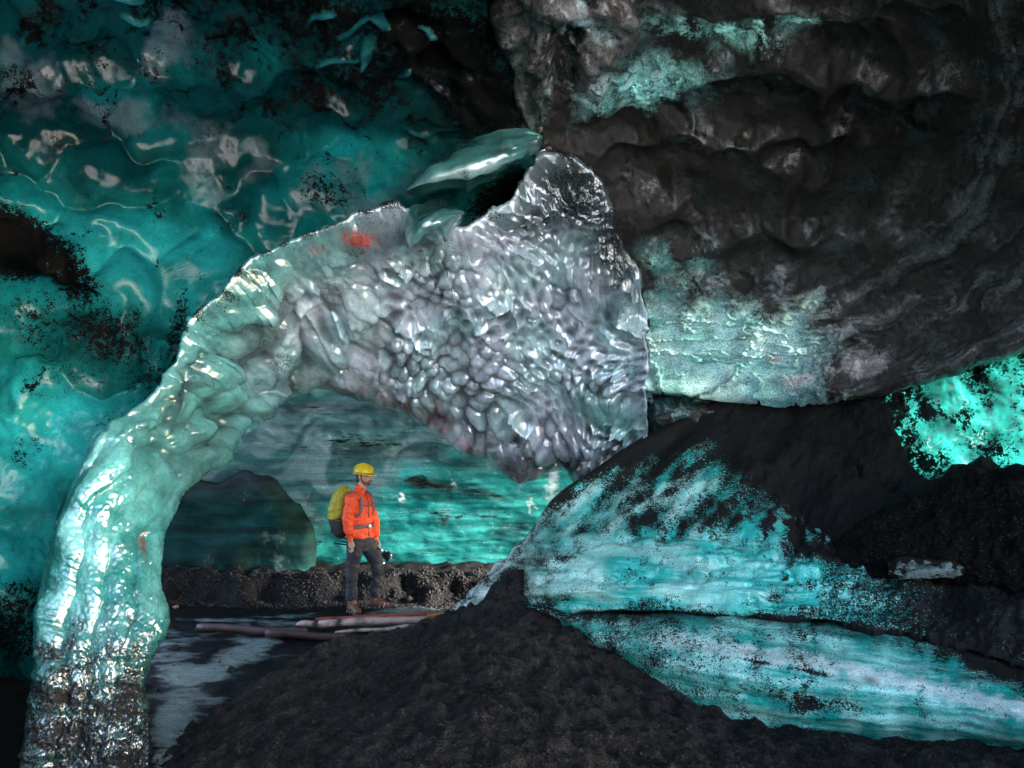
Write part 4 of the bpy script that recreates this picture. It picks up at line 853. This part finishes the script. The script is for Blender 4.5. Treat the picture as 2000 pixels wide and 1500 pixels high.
    for k in range(n):
        t = 2 * math.pi * k / n; c, s = math.cos(t), math.sin(t); fwd = max(0, c) ** 2
        for lst, e, z in ((ra, 1.0, -.008), (rb, 1.09 + .30 * fwd, -.018 - .012 * fwd)): lst.append(bm.verts.new(hc + hat_rot @ Vector((.138 * e * c, .108 * (e if e < 1.05 else 1.09 + .05 * fwd) * s, z))))
    for k in range(n): bm.faces.new((ra[k], ra[(k + 1) % n], rb[(k + 1) % n], rb[k]))
    br = link('brim', bm, M_helm, hat); so_ = br.modifiers.new('t', 'SOLIDIFY'); so_.thickness = .005
    for y in (0, .034, -.034):
        bm = bmesh.new(); arc = [hc + hat_rot @ Vector((.139 * math.cos(t), y, .1185 * math.sin(t) * math.sqrt(max(.1, 1 - (y / .108) ** 2)))) for t in np.linspace(.45, 2.75, 14)]
        tube(bm, arc, [(.006, .010)] * 14, 8, UP); link('ridge', bm, M_helm, hat)
    # jacket
    bm = bmesh.new()
    tube(bm, [hp(704, 1049), hp(704.5, 1042), hp(704, 1026), hp(703, 1008), hp(702, 990), hp(702, 974), hp(703, 966), hp(704, 960)], [(.135, .190), (.140, .192), (.128, .180), (.142, .195), (.150, .205), (.125, .190), (.095, .13), (.075, .085)], 24, F)
    tube(bm, [hp(703, 966), hp(704.5, 957), hp(706, 950.5)], [(.080, .084), (.074, .076), (.078, .078)], 20, F)
    for a, b, c, w1 in ((sh_r, el_r, wr_r, hp(685, 1058, -.20)), (sh_l, el_l, wr_l, hp(734.5, 1053, .16))):
        ball(bm, a, (.092, .092, .085)); tube(bm, smooth_line([a, b, c], 9), [.090, .084, .078, .074, .072, .066, .060, .053, .045], 16); tube(bm, [c - UP * .03, w1], [.046, .043], 14)
    j = remesh(link('jacket', bm, M_jacket, body), .0085, 4)
    wrinkle(j, lambda c: .006 * fn(c[:, 0] * .7 + c[:, 1] * .5, c[:, 2] * 1.5 + c[:, 0] * .5, .24, 201, 2.8) + .0015 * fn(c[:, 0] - c[:, 1], c[:, 2] * 2.2, .09, 202, 2.4))
    def front(px_, z_py, off=.0): 
        return hp(px_, z_py)
    zp = [hp(706, 958, -.06), hp(708.5, 966, -.08), hp(711, 980, -.115), hp(713.5, 1000, -.12), hp(714, 1020, -.11), hp(715, 1044, -.115)]
    zp = [p + F * .0 for p in zp]
    ax = [hp(704, 957), hp(703, 966), hp(702, 980), hp(702.5, 1000), hp(703.5, 1022), hp(704, 1046)]; rf = [.079, .098, .148, .150, .133, .143]
    bm = bmesh.new(); tube(bm, smooth_line([a + F * (r + .001) for a, r in zip(ax, rf)], 16), [(.003, .007)] * 16, 6, F); link('zip', bm, M_zip, j)
    # trousers
    bm = bmesh.new()
    tube(bm, [hp(704, 1076), hp(704, 1062), hp(704, 1048), hp(704, 1036)], [(.105, .155), (.122, .178), (.122, .175), (.115, .165)], 24, F)
    tube(bm, smooth_line([hip_r + UP * .03, hp(692, 1078, -.11), kn_r, hp(687.5, 1140, -.105), hp(688, 1171, -.10)], 10), [.112, .108, .100, .092, .083, .078, .074, .072, .071, .070], 18)
    tube(bm, smooth_line([hip_l + UP * .03, hp(726, 1080, .07), kn_l, hp(735, 1134, .03), hp(731, 1167, .05)], 10), [.112, .108, .100, .092, .084, .079, .075, .073, .072, .071], 18)
    t = remesh(link('trousers', bm, M_trouser, body), .0085, 3)
    wrinkle(t, lambda c: (.004 + .006 * ss(.55, .25, c[:, 2])) * fn(c[:, 0] * .6 + c[:, 1] * .5, c[:, 2] * 1.6 + c[:, 0] * .7, .22, 203, 2.7))
    # boots with crampons
    for an, dr in ((Vector((an_r.x, an_r.y, 0)), Vector((.62, -.78, 0)).normalized()), (Vector((an_l.x, an_l.y, 0)), Vector((.97, -.22, 0)).normalized())):
        sd = Vector((-dr.y, dr.x, 0)); gz = float(floor_z(np.array([HB.x + an.x]), np.array([HB.y + an.y]))[0]) - HB.z + .022
        an = Vector((an.x, an.y, gz)); bm = bmesh.new()
        tube(bm, [an + UP * .17 - dr * .01, an + UP * .10, an + UP * .05 + dr * .0], [.058, .056, .058], 14, dr)
        tube(bm, [an - dr * .085 + UP * .045, an - dr * .03 + UP * .055, an + dr * .06 + UP * .062, an + dr * .13 + UP * .05, an + dr * .185 + UP * .038, an + dr * .205 + UP * .032], [(.036, .034), (.050, .040), (.056, .047), (.042, .052), (.030, .044), (.018, .026)], 14, UP)
        b = remesh(link('boot', bm, M_boot, body), .007, 2)
        bm = bmesh.new(); tube(bm, [an - dr * .092 + UP * .012, an - dr * .05 + UP * .012, an + dr * .06 + UP * .012, an + dr * .14 + UP * .012, an + dr * .20 + UP * .016, an + dr * .215 + UP * .02], [(.012, .034), (.014, .042), (.014, .046), (.014, .054), (.012, .044), (.009, .026)], 12, UP); link('sole', bm, M_sole, b)
        bm = bmesh.new()
        for o, s in ((-.06, 1), (-.06, -1), (.03, 1), (.03, -1), (.11, 1), (.11, -1), (.17, 1), (.17, -1)):
            p = an + dr * o + sd * (s * .042); tube(bm, [p + UP * .012, p - UP * .028], [.008, .002], 5)
        for s in (1, -1): tube(bm, [an + dr * .19 + sd * .018 * s + UP * .015, an + dr * .235 + sd * .02 * s - UP * .012], [.007, .003], 5)
        for o in (.095, .15): tube(bm, [an + dr * o + sd * .052 + UP * .01, an + dr * (o + .01) + sd * .04 + UP * (.085 - .2 * (o - .08)), an + dr * (o + .01) - sd * .04 + UP * (.085 - .2 * (o - .08)), an + dr * o - sd * .052 + UP * .01], [.005] * 4, 6)
        tube(bm, [an - dr * .07 + UP * .008, an + dr * .04 + UP * .008, an + dr * .195 + UP * .010], [(.006, .046), (.006, .050), (.006, .046)], 8, UP)
        remesh(link('crampon', bm, M_steel, b), .0042, 1)
    # rucksack
    root = bpy.data.objects.new('backpack', None); C.objects.link(root); bp_ = hp(668, 1040, -.02); root.location = HB + bp_
    tag(root, 'rucksack with yellow rain cover over a dark base, worn on the back of the man', 'backpack')
    def rel(v): return v - bp_
    bm = bmesh.new(); sp = [hp(678, 1042, .02), hp(671, 1032), hp(665, 1012), hp(666, 1000)]
    tube(bm, [rel(p) for p in smooth_line(sp, 8)], [(.05, .09), (.09, .14), (.115, .16), (.125, .165), (.13, .17), (.13, .17), (.125, .165), (.11, .15)], 18, F); remesh(link('pack_body', bm, M_pack, root), .012, 3)
    bm = bmesh.new(); sp = [hp(664, 1012), hp(665, 1000), hp(667, 982), hp(672, 964), hp(680, 953)]
    tube(bm, [rel(p) for p in smooth_line(sp, 9)], [(.132, .170), (.142, .180), (.142, .182), (.136, .178), (.126, .17), (.115, .158), (.100, .14), (.078, .11), (.04, .06)], 20, F)
    cvr = remesh(link('rain_cover', bm, M_cover, root), .011, 3); wrinkle(cvr, lambda c: .006 * fn(c[:, 0] + c[:, 1], c[:, 2] * 1.2, .12, 205, 1.7))
    for sgn, s in ((1, sh_r), (-1, sh_l)):
        cc = [hp(690 if sgn > 0 else 707, 957, -.10 * sgn + .02), hp(697 if sgn > 0 else 716, 962, -.13 * sgn - .02)]
        bm = bmesh.new(); base = Vector((.0, .0, 0)); lat = R_ * (.105 * sgn)
        path = [hp(694, 966) + lat - F * .12, hp(702, 960) + lat - F * .03, hp(703, 964) + lat + F * .065, hp(702, 975) + lat * 1.1 + F * .128, hp(702, 990) + lat * 1.15 + F * .142, hp(702, 1002) + lat * 1.35 + F * .115, hp(702, 1010) + lat * 1.7 + F * .03]
        tube(bm, [rel(p) for p in smooth_line(path, 18)], [(.010, .026)] * 18, 8, F); link('shoulder_strap', bm, M_strap, root)
    bm = bmesh.new(); path = [hp(702, 984) + R_ * .125 + F * .146, hp(702, 986) + R_ * .05 + F * .166, hp(702, 986) - R_ * .05 + F * .166, hp(702, 984) - R_ * .125 + F * .146]
    tube(bm, [rel(p) for p in smooth_line(path, 8)], [(.006, .011)] * 8, 6, F); link('chest_strap', bm, M_strap, root)
    bm = bmesh.new(); path = [hp(703.5, 1026) + R_ * (.200 * math.sin(t)) + F * (.148 * math.cos(t)) for t in np.linspace(2.1, -2.1, 24)]
    tube(bm, [rel(p) for p in path], [(.022, .008)] * 24, 8, UP); hb = link('hip_belt', bm, M_strap, root)
    bm = bmesh.new(); box(bm, rel(hp(703.5, 1026) + F * .158), (.02, .05, .04), rot, .004); link('buckle', bm, M_silver, hb)
    bm = bmesh.new(); tube(bm, [rel(p) for p in (hp(650, 1020, -.06), hp(647, 1030, -.07), hp(647, 1043, -.07))], [.006, .005, .006], 6); link('dangling_cord', bm, M_black, root)
    bm = bmesh.new(); tube(bm, [rel(p) for p in (hp(646, 1013, -.10), hp(660, 1017, -.19), hp(672, 1019, -.17))], [.005] * 3, 6); link('compression_strap', bm, M_strap, root)
    # tripod, held level behind the legs, with a camera on its head
    t0 = hp(734, 1066, .17); tr = bpy.data.objects.new('tripod', None); C.objects.link(tr); tr.location = HB + t0
    tag(tr, 'black folded tripod held level behind the thighs in the left hand', 'tripod')
    def rt(v): return v - t0
    hd_ = hp(745, 1080, .17)
    for tip, tw in ((hp(652, 1061, .25), .0), (hp(664, 1057, .32), .02), (hp(662, 1049, .30), .035)):
        bm = bmesh.new(); a = hp(738, 1070, .17) + UP * tw; d = tip - a
        tube(bm, [rt(a), rt(a + d * .35)], [.016, .016], 10); tube(bm, [rt(a + d * .33), rt(a + d * .68)], [.013, .013], 10); tube(bm, [rt(a + d * .66), rt(a + d * .95), rt(tip)], [.010, .010, .012], 10)
        for f in (.34, .67): tube(bm, [rt(a + d * f), rt(a + d * (f + .04))], [.019, .019], 10)
        link('leg', bm, M_black, tr)
    bm = bmesh.new(); tube(bm, [rt(hp(735, 1069, .17)), rt(hp(742, 1077, .17)), rt(hp(745, 1082, .17))], [.026, .024, .02], 12); ball(bm, rt(hp(743, 1075, .15)), .027); link('tripod_head', bm, M_black, tr)
    bm = bmesh.new(); ball(bm, rt(hp(744.5, 1075, .10)), (.026, .02, .026)); link('knob', bm, M_silver, tr)
    bm = bmesh.new(); tube(bm, [rt(hp(743, 1085, .13)), rt(hp(748, 1099, .12)), rt(hp(751, 1101, .12))], [.014, .012, .016], 10); link('pan_handle', bm, M_silver, tr)
    c0 = hp(755, 1086, .13); cr_ = bpy.data.objects.new('camera_body', None); cr_.name = 'photo_camera'; C.objects.link(cr_); cr_.location = HB + c0
    tag(cr_, 'black stills camera on the tripod head beside the left knee of the man', 'camera')
    q = Matrix.Rotation(math.radians(35), 3, 'Y') @ Matrix.Rotation(math.radians(-25), 3, 'Z')
    bm = bmesh.new(); box(bm, (0, 0, 0), (.125, .05, .085), q, .01); box(bm, q @ Vector((0, 0, .05)), (.05, .04, .03), q, .008); box(bm, q @ Vector((.05, -.018, -.005)), (.03, .035, .08), q, .008); link('body', bm, M_black, cr_)
    bm = bmesh.new(); box(bm, q @ Vector((-.008, -.027, -.005)), (.062, .006, .046), q, .002); link('screen', bm, M_glass, cr_)
    bm = bmesh.new(); a = q @ Vector((0, .02, 0)); b = q @ Vector((0, .10, 0)); tube(bm, [a, a + (b - a) * .7, b], [.032, .034, .037], 16); link('lens', bm, M_black, cr_)
    for x in (.042, -.042):
        bm = bmesh.new(); ct = q @ Vector((x, 0, .047)); tube(bm, [ct - q @ Vector((0, 0, .008)), ct + q @ Vector((0, 0, .008))], [.014, .014], 12); link('dial', bm, M_silver, cr_)
    bm = bmesh.new(); tube(bm, [q @ Vector(v) for v in ((.062, 0, .03), (.085, -.02, .02), (.09, -.03, -.02), (.07, -.03, -.05))], [.004] * 4, 6); link('neck_strap', bm, M_silver, cr_)
person()

# ------------------------------------------------------------------ timbers in front of the hiker
def timbers():
    def wood(name, col, dark): 
        m, N, L, out = nodes(name); tc = N('TexCoord'); mp = N('Mapping'); L(tc.outputs['Object'], mp.inputs[0]); mp.inputs['Scale'].default_value = (3, 40, 40)
        n1 = N('TexNoise', Scale=1.0, Detail=8.0, Roughness=.7); L(mp.outputs[0], n1.inputs['Vector']); n2 = N('TexNoise', Scale=7.0, Detail=6.0); L(tc.outputs['Object'], n2.inputs['Vector'])
        a = mixrgb(N, L, n1.outputs[0], dark, col); r = N('MapRange'); L(n2.outputs[0], r.inputs[0]); r.inputs[1].default_value = .5; r.inputs[2].default_value = .72
        a = mixrgb(N, L, r.outputs[0], a, (.02, .014, .013)); bp = N('Bump', Strength=.4, Distance=.006); L(n1.outputs[0], bp.inputs['Height'])
        pr = N('BsdfPrincipled', Roughness=.5); L(a, pr.inputs['Base Color']); L(bp.outputs[0], pr.inputs['Normal']); L(pr.outputs[0], out.inputs[0]); return m
    dark = wood('wet_dark_wood', (.10, .038, .034), (.025, .012, .011)); pale = wood('peeled_pale_wood', (.62, .46, .40), (.36, .24, .21)); red = wood('red_painted_board', (.45, .055, .045), (.26, .03, .028)); orange = wood('lit_pole_end_wood', (.75, .30, .05), (.5, .18, .03))
    def pole(name, a, b, r0, r1, mat, label, tip=False, seg=14):
        d = b - a; L_ = d.length; root_rot = d.to_track_quat('X', 'Z'); bm = bmesh.new(); n = 14; pts = []; rr = []
        for i in range(n + 1):
            f = i / n; k = r0 + (r1 - r0) * f; 
            if tip: k *= min(1, .25 + f * 7)
            pts.append(Vector((L_ * f, .012 * math.sin(f * 5 + L_), .01 * math.sin(f * 7)))); rr.append(k * (1 + .06 * math.sin(i * 2.7)))
        tube(bm, pts, rr, seg); o = link(name, bm, mat); o.location = a; o.rotation_mode = 'QUATERNION'; o.rotation_quaternion = root_rot; return tag(o, label, 'timber')
    pole('log', gpt(386, 1226, .055), gpt(600, 1234, .06), .043, .047, dark, 'dark brown log lying leftmost of the timbers on the wet floor')
    pole('log', gpt(520, 1238, .06), gpt(682, 1243, .055), .042, .040, dark, 'short dark log with a cut end, overlapping the longer log on its right')
    pole('pole', gpt(578, 1221, .06), gpt(640, 1214, .08), .030, .036, pale, 'pale cream pole stub with a sharpened point, lying across the dark logs', True)
    pole('pole', gpt(622, 1220, .09), gpt(905, 1202, .10), .040, .044, pale, 'long pale peeled pole below the red board, running to the ice ridge')
    pole('pole', gpt(655, 1237, .04), gpt(800, 1222, .05), .018, .022, pale, 'thin pale pole lying nearest the black sand')
    def board(name, a, b, w_, t_, mat, label):
        d = b - a; bm = bmesh.new(); box(bm, (d.length / 2, 0, 0), (d.length, w_, t_), None, .006); o = link(name, bm, mat, smooth=False); o.location = a; o.rotation_mode = 'QUATERNION'; o.rotation_quaternion = d.to_track_quat('X', 'Z'); return tag(o, label, 'board')
    board('board', gpt(616, 1209, .13), gpt(860, 1197, .15), .06, .026, red, 'long red painted board resting on the pale pole')
    board('board', gpt(835, 1204, .15), gpt(900, 1197, .17), .10, .03, orange, 'short board painted orange as the lit end of the pale pole beside the ridge')  # stands for the pole's lit end, light put into its colour
timbers()

# ------------------------------------------------------------------ stones and gravel
def stone_mesh(seed, mat, sub=2, rough=.28):
    r = random.Random(seed); bm = bmesh.new(); bmesh.ops.create_icosphere(bm, subdivisions=sub, radius=1); k = [Vector((r.uniform(-1, 1), r.uniform(-1, 1), r.uniform(-1, 1))).normalized() for _ in range(9)]
    for v in bm.verts:
        d = v.co.copy(); s = 1.0
        for q in k: s = min(s, .72 + rough * .2 + .0 / 1 if d.dot(q) > .86 else s)
        v.co = d * (s + r.uniform(-.05, .05))
    me = bpy.data.meshes.new('stone'); bm.to_mesh(me); bm.free(); me.materials.append(mat); return me
M_stone = plain('dark_stone', (.004, .004, .0043), .85, .6, 30, .5, dist=.01); M_rust = plain('rusty_stone', (.30, .14, .10), .6, .4, 30, .4, dist=.01); M_palest = plain('grey_stone', (.16, .155, .15), .6, .4, 30, .4, dist=.01)
for px, py, s, m, lab, z in ((800, 1174, .062, M_stone, 'dark stone on the wet floor, right of the boots of the man', None), (343, 1188, .035, M_rust, 'small rust coloured stone by the foot of the berm beside the arch leg', None), (340, 1265, .045, M_stone, 'dark stone on the icy floor right of the arch foot', None),
                         (633, 1178, .04, M_stone, 'dark lump of gravel on the floor behind the red board', None), (785, 1226, .04, M_palest, 'grey stone at the edge of the black sand by the thin pole', None), (452, 1308, .05, M_stone, 'dark stone beside the icy streak on the floor', None)):
    p = gpt(px, py, .03); me = stone_mesh(px, m); o = bpy.data.objects.new('stone', me); C.objects.link(o); p.z = float(floor_z(np.array([p.x]), np.array([p.y]))[0]) + s * .35
    o.location = p; o.scale = (s * 1.15, s, s * .8); o.rotation_euler = (.2, .1, px * .7); tag(o, lab, 'stone')

def gravel(name, xs, ys, zs, sizes, mat, seed):
    """thousands of pebbles joined in one mesh"""
    r = np.random.default_rng(seed); ico = bmesh.new(); bmesh.ops.create_icosphere(ico, subdivisions=1, radius=1); ico.verts.ensure_lookup_table()
    V = np.array([v.co[:] for v in ico.verts]); Fc = np.array([[v.index for v in f.verts] for f in ico.faces]); ico.free(); n = len(xs)
    sc = sizes[:, None] * r.uniform(.6, 1.25, (n, 3)); W = V[None] * (1 + r.uniform(-.22, .22, (n, len(V), 1))) * sc[:, None, :]
    a = r.uniform(0, 6.28, n); ca, sa = np.cos(a)[:, None], np.sin(a)[:, None]
    X = W[..., 0] * ca - W[..., 1] * sa + xs[:, None]; Y = W[..., 0] * sa + W[..., 1] * ca + ys[:, None]; Z = W[..., 2] * .8 + zs[:, None] + sizes[:, None] * .2
    P = np.stack([X, Y, Z], -1).reshape(-1, 3); Q = (Fc[None] + (np.arange(n) * len(V))[:, None, None]).reshape(-1, 3)
    m = bpy.data.meshes.new(name); m.vertices.add(len(P)); m.vertices.foreach_set('co', P.reshape(-1).astype(np.float32)); m.loops.add(len(Q) * 3); m.loops.foreach_set('vertex_index', Q.reshape(-1).astype(np.int32))
    m.polygons.add(len(Q)); m.polygons.foreach_set('loop_start', (np.arange(len(Q)) * 3).astype(np.int32)); m.update(calc_edges=True); m.validate(); m.materials.append(mat)
    o = bpy.data.objects.new(name, m); C.objects.link(o); return tag(o, kind='stuff')
r = np.random.default_rng(31)
x = r.uniform(-5, 1.2, 9000); y = 8.95 + .75 * r.beta(1.6, 1.5, 9000); gravel('berm_gravel', x, y, floor_z(x, y), .007 + .028 * r.beta(1, 6, 9000), M_stone, 5)
x = r.uniform(-3.2, .4, 2600); y = r.uniform(4.2, 9.2, 2600); gravel('floor_gravel', x, y, floor_z(x, y), .003 + .016 * r.beta(1, 6, 2600), M_stone, 6)
x, y = polar(200, 2300, 3.0, 7.4, 110, 100); x = (x + r.normal(0, .05, x.shape)).ravel(); y = (y + r.normal(0, .05, y.shape)).ravel()
z = tps(SAND, x, y); k = r.random(len(x)) < .75; gravel('sand_gravel', x[k], y[k], z[k] + .003, .003 + .011 * r.beta(1, 5, k.sum()), M_stone, 8)
